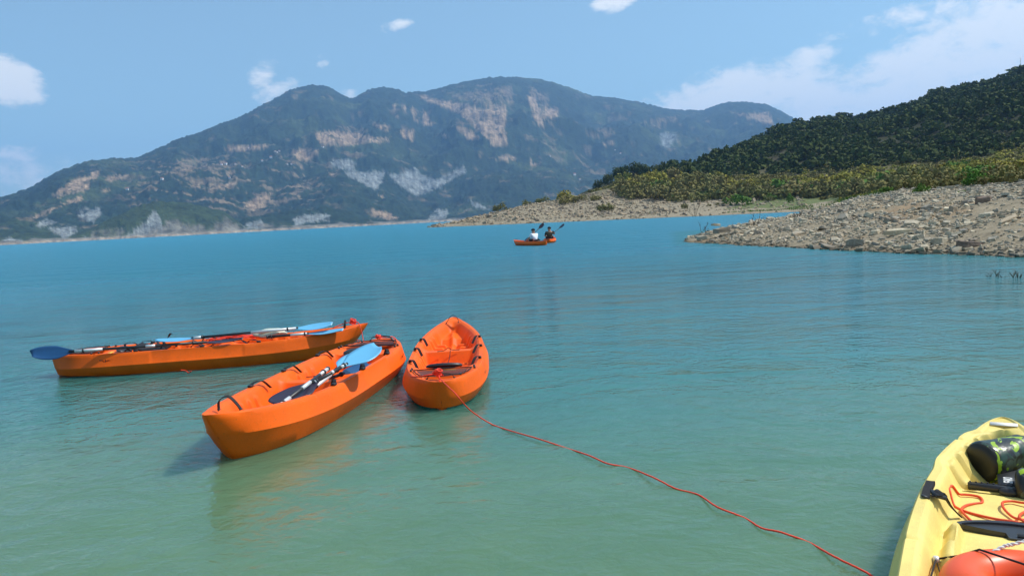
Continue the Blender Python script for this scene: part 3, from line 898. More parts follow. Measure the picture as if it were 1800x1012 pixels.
boulder(1268, 417, (.9, .7), .30, .2, (.0, -.05), 'flat grey slab propped up near the tip of the stony spit, dark gap under it', seed=1, dz=.24)
boulder(1258, 411, (.55, .4), .13, .5, (0, .1), 'thin pale slab lying on top of the propped slab at the spit tip', seed=2, dz=.40)
boulder(1238, 421, (.8, .5), .28, .1, (0, .05), 'pale sloping rock at the very end of the spit beside the propped slab', seed=3)
boulder(1245, 428, (.35, .25), .2, .1, (0, .05), 'small brown wet rock at the waterline below the propped slab', STONE_B, seed=4)
boulder(1510, 430, (.82, .5), .32, .1, (0, .0), 'squarish grey block standing right at the waterline of the spit', seed=5)
boulder(1580, 411, (.98, .5), .24, -.2, (.1, 0), 'long flat grey slab with a shaded front edge above the waterline block', seed=6)
boulder(1772, 389, (1.0, .4), .2, .5, (.1, -.28), 'tilted dark-fronted slab near the right end of the stony shore', seed=7)
boulder(1730, 356, (.6, .5), .36, .3, (0, 0), 'reddish brown rounded boulder high on the stony slope', STONE_B, seed=8)
boulder(1675, 373, (.55, .42), .36, .8, (.1, .1), 'dark grey rounded boulder in the middle of the stony slope', seed=9)
boulder(1563, 391, (.55, .45), .3, .3, (.2, .1), 'pale pointed rock above the long flat slab', seed=10)
boulder(1700, 436, (1.1, .5), .3, .1, (0, .1), 'broad brown rock at the waterline near the right end of the shore', STONE_B, seed=11)
boulder(1335, 411, (.7, .45), .26, .3, (.1, .1), 'pale rounded rock in the middle of the narrow spit beside a dead shrub', seed=12)
boulder(1400, 415, (.9, .4), .22, .6, (.15, -.15), 'long pale tilted slab on the narrow spit', seed=13)

# ------------------------------------------------------------------ foliage
def crown_mesh(name, rng, mat, rad=(1, 1, .75), clumps=26, leaves=26, leaf=.13, stems=True, base=0.0):
    """leaf-sized faces gathered in clumps through an uneven volume, on a few stems (unit size, grows up from z=0)"""
    V = []; F_ = []; n0 = 0; cl = []
    for c in range(clumps):
        u = rng.randn(3); u /= np.linalg.norm(u); u[2] = abs(u[2]) * .9 - .12
        k = .45 + .55 * rng.rand()
        cl.append((u * np.array(rad) * k * (.8 + .35 * rng.rand()), .20 + .16 * rng.rand()))
    for c, cr in cl:
        d = rng.randn(leaves, 3); d /= np.linalg.norm(d, axis=1)[:, None]
        pp = c + d * cr * (.55 + .45 * rng.rand(leaves, 1)) * np.array([1, 1, .8])
        for p, dn in zip(pp, d):
            nrm = dn * .9 + rng.randn(3) * .3 + np.array([0, 0, .3]); nrm /= np.linalg.norm(nrm)
            a = np.cross(nrm, rng.randn(3)); a /= np.linalg.norm(a); b = np.cross(nrm, a)
            s = leaf * (.6 + .8 * rng.rand())
            V += [p - a * s * .5, p + b * s * .38, p + a * s * .55, p - b * s * .38]
            F_.append((n0, n0 + 1, n0 + 2, n0 + 3)); n0 += 4
    V = np.array(V); V[:, 2] -= V[:, 2].min() - base
    me = np_mesh(name, V, F_, mat, smooth=False)
    return me


rsf = np.random.RandomState(8)
shr = {}
for key, mt in (('y', LEAF_Y), ('o', LEAF_O), ('g', LEAF_G), ('d', LEAF_D)):
    shr[key] = [crown_mesh('shrub_' + key, rsf, mt, (1, 1, .62 + .2 * rsf.rand()), 24, 22, .16) for _ in range(3)]


def shrub(px, py, wpx, hk, key, label, group=None):
    p = on_land(px, py); d = p.length
    o = obj('shrub', shr[key][rsf.randint(3)]); s = wpx / FPX * d / 1.6
    o.location = p - Vector((0, 0, .12 * s)); o.scale = (s, s * (.8 + .4 * rsf.rand()), s * hk); o.rotation_euler = (0, 0, rsf.rand() * 6.28)
    tag(o, label, 'shrub', group)
    return o


for a in [(880, 369, 24, 1.1, 'o', 'small dark green bush alone on the left crest of the far peninsula'),
          (925, 355, 14, 1.2, 'o', 'tiny round bush on the skyline of the peninsula left of the yellowish bushes'),
          (990, 345, 30, 1.1, 'y', 'tall yellowish bush on the crest of the far peninsula'),
          (1000, 357, 40, .8, 'o', 'wide olive bush just below the yellowish bush on the crest'),
          (955, 356, 26, .7, 'o', 'low brownish bush on the crest between the tiny bush and the yellowish bush'),
          (1020, 353, 22, .9, 'o', 'olive bush to the right of the wide bush on the crest'),
          (1048, 352, 20, 1., 'o', 'olive bush above the stony slope, left of the lone lower bush'),
          (1063, 371, 28, 1.1, 'o', 'lone grey-green bush low on the stony slope of the peninsula'),
          (1127, 346, 40, .9, 'o', 'broad olive bush at the upper edge of the peninsula gravel'),
          (1178, 354, 17, 1.0, 'o', 'small grey bush above the cove beach'),
          (1203, 367, 12, 1.7, 'o', 'thin upright bush standing on the cove beach'),
          (1203, 349, 42, 1., 'o', 'large grey-green bush at the left end of the scrub band behind the cove'),
          (1145, 375, 12, .6, 'g', 'flat green tuft near the water on the peninsula'),
          (1246, 363, 8, 1.1, 'o', 'tiny bush on the cove beach, left of the pair of tiny bushes'),
          (1262, 361, 9, 1., 'o', 'tiny grey bush in the middle of the cove beach'),
          (1274, 360, 9, 1., 'o', 'tiny green bush on the cove beach next to the round green bush'),
          (1298, 360, 37, 1.05, 'g', 'round bright green bush at the back of the cove beach'),
          (1353, 353, 14, 1., 'o', 'pale slender bush on the grass behind the cove'),
          (1389, 356, 12, 2.2, 'g', 'small upright dark green bush on the grass behind the cove'),
          (1325, 349, 34, .9, 'o', 'grey-green bush directly behind the round bright green bush'),
          (1250, 349, 46, .9, 'o', 'wide grey-green bush behind the tiny beach bushes'),
          (1405, 345, 36, .8, 'o', 'dark olive bush above the bright grass strip'),
          (1658, 331, 26, 1.1, 'o', 'blue-green bush among pale stones at the top of the stony slope'),
          (1620, 339, 22, 1.2, 'g', 'light green grassy bush left of the blue-green bush on the slope'),
          (1693, 338, 14, .5, 'g', 'low pale green tuft at the top of the pebble slope')]:
    shrub(*a)

# the scrub band behind the cove and the stony slope: shrubs nobody could tell apart by a phrase of their own
cnt = 0; tries = 0
words_w = ['low narrow', 'wide rounded', 'tall', 'medium']
band = [(1090, 318, 345), (1200, 303, 352), (1300, 318, 350), (1400, 320, 345), (1500, 308, 343), (1600, 302, 332), (1700, 295, 325), (1800, 283, 316), (1840, 280, 314)]
spots = []
while cnt < 232 and tries < 9000:
    tries += 1
    px = 1090 + 735 * rsf.rand()
    lo = np.interp(px, [b[0] for b in band], [b[1] for b in band]); hi = np.interp(px, [b[0] for b in band], [b[2] for b in band])
    f = rsf.rand() ** .8; py = lo + (hi - lo) * f
    if any(abs(px - q[0]) < 9 and abs(py - q[1]) < 4.2 for q in spots):
        continue
    spots.append((px, py)); wpx = (18 + 30 * rsf.rand() ** 1.3) * (.75 + .5 * f)
    hi_part = f < .62
    key = 'y' if (hi_part and rsf.rand() < .62) else ('g' if rsf.rand() < .10 + .2 * (px > 1650) else 'o')
    zone = 'under the dark crest trees' if px < 1195 else 'behind the large grey-green bush' if px < 1270 else 'above the round bright green bush' if px < 1350 else 'above the bright grass strip' if px < 1480 \
        else 'beyond the pebble slope' if px < 1590 else 'around the blue-green bush on the slope' if px < 1700 else 'at the right end of the scrub band'
    row_ = 'upper edge' if f < .33 else 'middle' if f < .66 else 'lower edge'
    col_ = {'y': 'yellow-green', 'o': 'olive', 'g': 'fresh green'}[key]
    shrub(px, py + 3, wpx, .8 + .4 * rsf.rand(), key, '%s bush %s, %s of the scrub' % (col_, zone, row_), '%s scrub bushes %s, %s' % (col_, zone, row_))
    cnt += 1


# dark trees on the peninsula crest
def tree(px, py_base, wpx, hpx, dist_add, label):
    p = on_land(px, py_base); d = p.length
    W_ = wpx / FPX * d; H_ = hpx / FPX * d
    t = thing('tree', label, 'tree', p - Vector((0, 0, .1)), (0, 0, rsf.rand() * 6), 'dark trees on the peninsula crest')
    bm = bmesh.new()
    tube_bm(bm, catmull([(0, 0, 0), (.08 * W_, .02, H_ * .3), (.02, -.04 * W_, H_ * .7)], 3), [.16, .15, .14, .12, .1, .07, .04], 7)
    for q in range(4):
        a = q * 1.6 + rsf.rand(); b0 = Vector((.04 * W_, 0, H_ * (.25 + .1 * q)))
        tube_bm(bm, [b0, b0 + Vector((math.cos(a) * W_ * .2, math.sin(a) * W_ * .2, H_ * .12)), b0 + Vector((math.cos(a) * W_ * .33, math.sin(a) * W_ * .33, H_ * .22))], [.07, .05, .02], 5)
    bm_obj('trunk', bm, BARK, t)
    c = obj('crown', shr_tree[rsf.randint(3)], t); c.scale = (W_ / 2.3, W_ / 2.3, H_ / 1.55); c.location = (0, 0, H_ * .06)
    return t


shr_tree = [crown_mesh('tree_crown', rsf, LEAF_D, (1, 1, .95), 40, 34, .13) for _ in range(3)]
for a in [(q[0], q[1], q[2] * 1.15, q[3] + 11, 0, q[5]) for q in [(1068, 318, 26, 22, 0, 'dark tree at the left end of the row of trees on the peninsula crest'),
          (1090, 317, 34, 25, 0, 'second dark tree from the left on the peninsula crest'),
          (1113, 318, 38, 30, 0, 'third and widest dark tree from the left on the peninsula crest'),
          (1136, 316, 26, 24, 0, 'dark tree in the middle of the row on the peninsula crest'),
          (1159, 314, 32, 27, 0, 'rounded dark tree right of a dip in the row on the peninsula crest'),
          (1180, 314, 26, 20, 0, 'low dark tree between the rounded tree and the foot of the hill'),
          (1201, 314, 28, 20, 0, 'dark tree at the right end of the crest row where the hill begins'),
          (1050, 324, 18, 12, 0, 'small dark tree standing below the left end of the crest row')]]:
    tree(*a)

# forest of the dark hill: reads as one mass
N = 8400
A_ = azel(1170, 300)[0] + (R(46) - azel(1170, 300)[0]) * rsf.rand(N); r_ = 262 + (640 - 262) * rsf.rand(N) ** .85
x_, y_ = r_ * np.sin(A_), r_ * np.cos(A_); z_ = hz(x_, y_)
keep = (z_ > 9) & (fbm(x_ / 26, y_ / 40, 4, 57) < .36 + .2 * rsf.rand(N)) & (r_ > np.interp(A_, [azel(1190, 300)[0], azel(1400, 300)[0], azel(1800, 300)[0]], [262, 268, 262]))
x_, y_, z_, r_ = x_[keep], y_[keep], z_[keep], r_[keep]
tmpl = []
for k in range(6):
    cmesh = crown_mesh('tmp', rsf, None, (1, 1, .85), 9, 9, .37)
    v = np.empty(len(cmesh.vertices) * 3, np.float32); cmesh.vertices.foreach_get('co', v); tmpl.append(v.reshape(-1, 3)); bpy.data.meshes.remove(cmesh)
V = []; n_ = 0
for x, y, z, r in zip(x_, y_, z_, r_):
    s = ((2.3 + 1.6 * rsf.rand()) if rsf.rand() < .22 else (.9 + 1.1 * rsf.rand())) * (.9 + .0011 * r)
    v = tmpl[rsf.randint(6)]; a = rsf.rand() * 6.283; ca, sa = math.cos(a) * s, math.sin(a) * s
    V.append(np.stack([v[:, 0] * ca - v[:, 1] * sa + x, v[:, 0] * sa + v[:, 1] * ca + y, v[:, 2] * s * .92 + z - .35], -1))
V = np.concatenate(V)
mfo = np_mesh('forest', V, np.arange(len(V)).reshape(-1, 4), LEAF_H, smooth=False)
tag(obj('forest', mfo), 'dark green forest covering the hill on the right', kind='stuff')

# undergrowth that fills the scrub band between the bushes
tm2 = []
for k in range(5):
    cmesh = crown_mesh('tmp', rsf, None, (1, 1, .7), 8, 8, .36)
    v = np.empty(len(cmesh.vertices) * 3, np.float32); cmesh.vertices.foreach_get('co', v); tm2.append(v.reshape(-1, 3)); bpy.data.meshes.remove(cmesh)
for nm, mt, sd_, thr in (('undergrowth', LEAF_O, 1, -.16), ('undergrowth', LEAF_Y, 2, .08)):
    rg_ = np.random.RandomState(90 + sd_); N = 3600
    A_ = azel(1030, 330)[0] + (R(43) - azel(1030, 330)[0]) * rg_.rand(N); r_ = 90 + 200 * rg_.rand(N) ** .8
    edge_ = np.interp(A_, [azel(q, 340)[0] for q in (1030, 1200, 1400, 1450, 1500, 1600, 1700, 1800, 2000)], [243, 206, 205, 190, 150, 100, 84, 76, 70])
    x_, y_ = r_ * np.sin(A_), r_ * np.cos(A_); z_ = hz(x_, y_)
    keep = (r_ > edge_ + 14 * fbm(x_ / 12, y_ / 12, 2, 5)) & (r_ < 296) & (fbm(x_ / 15, y_ / 15, 3, 40 + sd_) > thr) & ((r_ > 225) | (rg_.rand(N) < .75)) & ((A_ > azel(1215, 340)[0]) | (rg_.rand(N) < .45))
    V = []
    for x, y, z, r in zip(x_[keep], y_[keep], z_[keep], r_[keep]):
        s = (.55 + .6 * rg_.rand()) * (.6 + .0028 * r); v = tm2[rg_.randint(5)]; a = rg_.rand() * 6.283; ca, sa = math.cos(a) * s, math.sin(a) * s
        V.append(np.stack([v[:, 0] * ca - v[:, 1] * sa + x, v[:, 0] * sa + v[:, 1] * ca + y, v[:, 2] * s + z - .15], -1))
    V = np.concatenate(V)
    tag(obj(nm, np_mesh(nm, V, np.arange(len(V)).reshape(-1, 4), mt, smooth=False)), 'dense %s undergrowth between the bushes behind the cove' % ('olive', 'yellow-green')[sd_ - 1], kind='stuff')

# low grass and weeds behind the stones
N = 5200; V = []; F_ = []; n_ = 0
px_ = 1270 + 550 * rsf.rand(N)
for i in range(N):
    px = px_[i]; lo = np.interp(px, [1270, 1400, 1500, 1600, 1700, 1830], [352, 340, 338, 330, 326, 312]); hi = np.interp(px, [1270, 1400, 1500, 1600, 1700, 1830], [366, 362, 352, 338, 333, 319])
    az_ = azel(px, 350)[0]; r = 60 + 110 * rsf.rand() if px > 1430 else 120 + 45 * rsf.rand()
    x, y = r * math.sin(az_), r * math.cos(az_); z = float(hz(x, y))
    if z < .3 or fbm(np.array([x / 7]), np.array([y / 7]), 3, 6)[0] < -.05:
        continue
    for q in range(3):
        a = rsf.rand() * 6.28; s = .18 + .25 * rsf.rand(); dx, dy = math.cos(a) * .06, math.sin(a) * .06; ex, ey = rsf.randn(2) * .12
        ox, oy = rsf.randn(2) * .25
        V += [(x + ox - dx, y + oy - dy, z - .03), (x + ox + dx, y + oy + dy, z - .03), (x + ox + ex, y + oy + ey, z + s)]
        F_.append((n_, n_ + 1, n_ + 2)); n_ += 3
tag(obj('grass', np_mesh('grass', V, F_, LEAF_G, smooth=False)), 'green weeds and grass behind the stony spit', kind='stuff')


# dead shrubs and drowned twigs
def twigs(name, px, py, hpx, n, spread, label, cat, z=None, seed=1, rad=.012):
    rg = random.Random(seed); p = at(px, py, 0) if z is not None else on_land(px, py)
    H_ = hpx / FPX * math.hypot(p.x, p.y); bm = bmesh.new()

    def grow(a, d, L, r, lev):
        pts = [a]; c = a.copy(); dd = d.copy()
        for k in range(4):
            dd = (dd + Vector((rg.uniform(-.25, .25), rg.uniform(-.25, .25), rg.uniform(-.05, .12)))).normalized(); c = c + dd * L / 4; pts.append(c.copy())
        tube_bm(bm, pts, [r * (1 - .17 * k) for k in range(5)], 5)
        if lev:
            for k in range(rg.randint(2, 3)):
                q = pts[rg.randint(1, 3)]; grow(q, (dd + Vector((rg.uniform(-1, 1), rg.uniform(-.6, .6), rg.uniform(-.1, .6)))).normalized(), L * .6, r * .6, lev - 1)
    for k in range(n):
        ox = rg.uniform(-spread, spread)
        grow(Vector((ox * .5, rg.uniform(-.1, .1), -.1)), Vector((ox + rg.uniform(-.3, .3), rg.uniform(-.3, .3), 1)).normalized(), H_ * rg.uniform(.55, 1), rad * rg.uniform(.8, 1.3), 2)
    o = bm_obj(name, bm, TWIG); o.location = p
    tag(o, label, cat)
    return o


twigs('dead_shrub', 1222, 412, 38, 5, .35, 'bare leafless shrub at the tip of the stony spit', 'dead shrub', seed=3, rad=.034)
twigs('dead_shrub', 1240, 411, 20, 2, .2, 'small bare twig just right of the leafless shrub at the spit tip', 'dead shrub', seed=5, rad=.02)
twigs('dead_shrub', 1327, 397, 26, 2, .3, 'thin bare shrub leaning on the middle of the narrow spit', 'dead shrub', seed=7, rad=.022)
twigs('dead_shrub', 1401, 383, 16, 3, .3, 'low bare shrub where the spit meets the cove shore', 'dead shrub', seed=9, rad=.026)
for i, (px, py, h_, lab, rd) in enumerate([(1737, 487, 13, 'short drowned twigs sticking out of the water, left end of the row', .007), (1757, 487, 22, 'pair of tall thin drowned stems in the water', .007),
                                       (1773, 488, 18, 'dark drowned stems in the middle of the row in the water', .01), (1786, 488, 17, 'thick leaning drowned branch in the water', .012), (1797, 489, 9, 'low arching drowned twig at the right end of the row', .008)]):
    twigs('drowned_twig', px, py, h_, 3 if i != 3 else 2, .18, lab, 'twigs', z=0, seed=20 + i, rad=rd)

# ------------------------------------------------------------------ village houses on the mountain and the mast
def far_point(px, py):
    d2 = (PX - px) ** 2 + (PY - py) ** 2
    ok = d2 < 9
    if not ok.any():
        i = np.unravel_index(np.argmin(d2), d2.shape)
    else:
        rr_ = np.where(ok, RR, 1e9); i = np.unravel_index(np.argmin(rr_), rr_.shape)
    return Vector((XF[i], YF[i], HF[i]))


hb = bmesh.new(); bmesh.ops.create_cube(hb, size=1); bmesh.ops.translate(hb, vec=(0, 0, .5), verts=hb.verts)
hw = bpy.data.meshes.new('house_wall'); hb.to_mesh(hw); hb.free(); hw.materials.append(WALLM)
hr = bpy.data.meshes.new('house_roof')
hr.from_pydata([(-.56, -.6, 1), (.56, -.6, 1), (.56, .6, 1), (-.56, .6, 1), (-.56, 0, 1.42), (.56, 0, 1.42)], [], [(0, 1, 5, 4), (2, 3, 4, 5), (0, 4, 3), (1, 2, 5), (0, 3, 2, 1)]); hr.materials.append(ROOFM)
for i, (px, py, s) in enumerate([(478, 276, 12), (489, 267, 9), (493, 265, 9), (483, 264, 8), (569, 259, 10), (392, 291, 10), (400, 290, 12), (412, 288, 8), (463, 285, 9), (428, 293, 8), (285, 314, 12), (404, 311, 8),
                                  (226, 332, 10), (1090, 268, 10), (966, 277, 10), (1010, 311, 13), (1020, 314, 9), (506, 287, 9), (514, 291, 8), (436, 259, 8), (1082, 262, 8)]):
    p = far_point(px, py)
    t = thing('house', 'small white house of the village scattered over the far mountainside', 'house', p - Vector((0, 0, 1)), (0, 0, rsf.rand() * 1.2 - .6), 'white houses on the mountainside')
    s = s * .62; a = obj('wall', hw, t); a.scale = (s, s * .7, s * .75)
    b = obj('roof', hr, t); b.scale = (s, s * .7, s * .75)
pm = at(1794, 120, 0); a_, e_ = azel(1794, 117)
mp_ = Vector((596 * math.sin(a_), 596 * math.cos(a_), 0)); mp_.z = float(hz(mp_.x, mp_.y))
bm = bmesh.new(); tube_bm(bm, [(0, 0, 0), (0, 0, 11)], [.22, .12], 6)
for k in range(4):
    tube_bm(bm, [(-.6, 0, 7 + k * .9), (.6, 0, 7 + k * .9)], .05, 5)
tag(bm_obj('radio_mast', bm, SILVER, loc=mp_), 'thin mast on top of the dark hill at the right', 'mast')

# ------------------------------------------------------------------ kayaks
def smst(a, b, x):
    if a == b:
        return float(x > a)
    t = max(0., min(1., (x - a) / (b - a))); return t * t * (3 - 2 * t)


class Kayak:
    """moulded sit-on-top hull in its own coordinates: +x towards the netted end, z = 0 at the waterline"""
    def __init__(s, L, B, z0, rise_neg, rise_pos, pn, pp, depth, kind):
        s.h = L / 2; s.B = B; s.z0 = z0; s.rn = rise_neg; s.rp = rise_pos; s.pn = pn; s.pp = pp; s.dep = depth; s.kind = kind

    def b(s, x):
        t = min(1, abs(x) / s.h); p, q = s.pn if x < 0 else s.pp
        return s.B * max(0, 1 - t ** p) ** q

    def zr(s, x):
        t = x / s.h
        return s.z0 + (s.rn if t < 0 else s.rp) * abs(t) ** 2.6

    def depth(s, x):
        X = [q[0] for q in s.dep]; return float(np.interp(x, X, [q[1] for q in s.dep]))

    def wi(s, x):
        b = s.b(x); rim = .105 - (.045 * smst(1.0, 1.2, x) * (1 - smst(1.58, 1.66, x)) if s.kind == 'y' else 0)
        return max(b - min(rim, b * .5), b * .2)

    def z(s, x, y):
        w = s.wi(x); d = w - abs(y); zr = s.zr(x) - .008
        if d <= 0:
            return zr
        dp = s.depth(x); ww = .10 if s.kind == 'o' else .065 + .07 * smst(1.08, 1.22, x)
        k = smst(0, ww, d)
        z = zr - dp * k
        if dp > .06:
            if s.kind == 'o':
                for c0 in (-.98, .20):
                    for j in range(3):
                        c = c0 + .155 * j
                        z += .062 * smst(c - .045, c - .02, x) * (1 - smst(c + .02, c + .045, x)) * smst(.02, .06, d) * (1 - smst(.17, .23, d))
                z += .05 * smst(.60, .68, x) * (1 - smst(.9, .94, x)) * smst(.05, .15, d)
                z += .05 * smst(-.55, -.47, x) * (1 - smst(-.24, -.2, x)) * smst(.05, .15, d)
                z += .035 * math.exp(-(y / .035) ** 2) * (smst(-1.5, -1.4, x) * (1 - smst(-.6, -.5, x)))
            else:
                for c in (1.18, 1.32, 1.46, 1.58):
                    if True:
                        z += .038 * smst(c - .04, c - .02, x) * (1 - smst(c + .03, c + .05, x)) * smst(.015, .05, d) * (1 - smst(.11, .17, d))
                z += .06 * smst(1.62, 1.66, x) * math.exp(-(y / .045) ** 2)
                # side shelf of the thigh area and the heel of the seat
                sh = smst(.10, .14, x) * (1 - smst(.50, .60, x + .5 * abs(y) - .1))
                z += .055 * sh * (1 - smst(.11, .14, d)) * smst(.05, .10, d)
                z -= .018 * smst(.30, .33, x) * (1 - smst(.45, .48, x)) * smst(.05, .07, d) * (1 - smst(.10, .12, d))
        elif s.kind == 'y' and x > 1.5:
            z += .0
        return z

    def build(s, mat, parent, N=300, K=34):
        bm = bmesh.new(); rows = []
        rakep, raken = (.04, .17)
        for i in range(N + 1):
            u = -1 + 2 * i / N; t = math.sin(u * math.pi / 2); t = .5 * t + .5 * u if False else (.55 * t + .45 * u)
            x0 = t * s.h; b = max(s.b(x0), .004); zr = s.zr(x0); at_ = abs(t)
            zk = -.085 + .06 * at_ ** 4; ins = min(.055 - (.022 * smst(1.0, 1.2, x0) * (1 - smst(1.58, 1.66, x0)) if s.kind == 'y' else 0), b * .3)
            rec = .007 * (smst(-.42, -.40, x0) * (1 - smst(.62, .64, x0))) if s.kind == 'o' else 0
            groove = 0
            if s.kind == 'y':
                for c in (.16, 1.50):
                    groove = max(groove, .012 * math.exp(-((x0 - c) / .014) ** 2))
            else:
                for c in (-.9, 1.28):
                    groove = max(groove, .006 * math.exp(-((x0 - c) / .012) ** 2))
            tun = -.015 + .10 * smst(.66, .90, at_) if t > 0 else -.02
            kn = .135 + .03 * at_ ** 3
            prof = [(s.wi(x0), zr - .008), (s.wi(x0) + min(.012, b * .08), zr - groove), (b - ins * 1.02, zr - groove), (b - ins * .86 - rec - groove * .5, zr - .010 - groove), (b - ins * .68 - rec, zr - .04), (b - ins * .22 - rec, zr - kn * .8),
                    (b - .0, zr - kn), (b - .006, zr - kn - .014), (b * .92, (zr - kn) * .52), (b * .825, .02 - .03 * (1 - at_)), (b * .66, tun - .01), (b * .5, tun), (b * .36, min(tun, -.03) if at_ < .9 else tun - .03), (b * .2, zk), (0, zk - .008)]
            rk = rakep if t > 0 else raken
            ln = []
            for (yy, zz) in prof:
                zf = max(0, min(1, (zz - zk) / (zr - zk)))
                xx = x0 * (1 - rk * (1 - zf) ** 1.15 * smst(.45, 1, at_))
                ln.append((xx, yy, zz))
            deck = []
            w = s.wi(x0)
            for k in range(1, K + 1):
                f = k / K; y = w * (1 - f) if w > .1 else w * (1 - f)
                deck.append((x0, y, s.z(x0, y)))
            half = deck[::-1] + ln          # centre deck -> rim -> keel
            row = [bm.verts.new((p[0], p[1], p[2])) for p in half]
            rowm = [row[0]] + [bm.verts.new((p[0], -p[1], p[2])) for p in half[1:-1]] + [row[-1]]
            rows.append((row, rowm))
        for i in range(N):
            for side in (0, 1):
                A, B_ = rows[i][side], rows[i + 1][side]
                for k in range(len(A) - 1):
                    q = (A[k], A[k + 1], B_[k + 1], B_[k])
                    bm.faces.new(q if side else q[::-1])
        for e in (0, N):
            a, b_ = rows[e]
            bm.faces.new(a + b_[-2:0:-1])
        bmesh.ops.remove_doubles(bm, verts=bm.verts, dist=.0004)
        return bm_obj('hull', bm, mat, parent, smooth=True, angle=28)


ODEP = [(-1.86, 0), (-1.70, .0), (-1.66, .012), (-1.58, .05), (-1.52, .11), (-1.20, .125), (-1.13, .20), (-.24, .205), (-.17, .045), (-.03, .045), (.04, .20), (.96, .20), (1.03, .025), (1.26, .02), (1.31, .085), (1.58, .085), (1.63, .006), (1.85, 0)]
YDEP = [(-1.9, 0), (-1.5, .0), (-1.45, .1), (-.28, .12), (-.22, .15), (.10, .15), (.16, .095), (.52, .095), (.60, .115), (1.08, .115), (1.25, .16), (1.58, .165), (1.67, .05), (1.73, .02), (1.88, 0)]
KO = Kayak(3.7, .43, .262, .105, .0, (2.3, .62), (3.9, .52), ODEP, 'o')
KY = Kayak(3.76, .435, .275, .10, .085, (2.6, .55), (2.35, .62), YDEP, 'y')


def strap_pair(k, root, xs, mat=BLACK):
    for x in xs:
        for sg in (1, -1):
            y = sg * (k.wi(x) + .03); z = k.zr(x)
            pts = catmull([(x - .06, y + sg * .005, z + .006), (x - .02, y - sg * .01, z + .03), (x + .05, y - sg * .045, z + .028), (x + .11, y - sg * .085, z - .04)], 5)
            ribbon('side_strap', pts, .026, .004, mat, root, side=(0.2, 1, 0))
            bm = bmesh.new(); bmesh.ops.create_cube(bm, size=1); bmesh.ops.scale(bm, vec=(.045, .03, .018), verts=bm.verts)
            bmesh.ops.bevel(bm, geom=bm.edges[:], offset=.005, segments=1)
            o = bm_obj('strap_buckle', bm, BLACKP, root); o.location = (x - .06, y, z + .012)


def orange_kayak(label, loc, head, name='kayak', sc=1.0, tip=(0, 0)):
    root = thing(name, label, 'kayak', loc, (tip[0], tip[1], head), 'orange kayaks on the lake')
    root.scale = (sc, sc, sc)
    return root


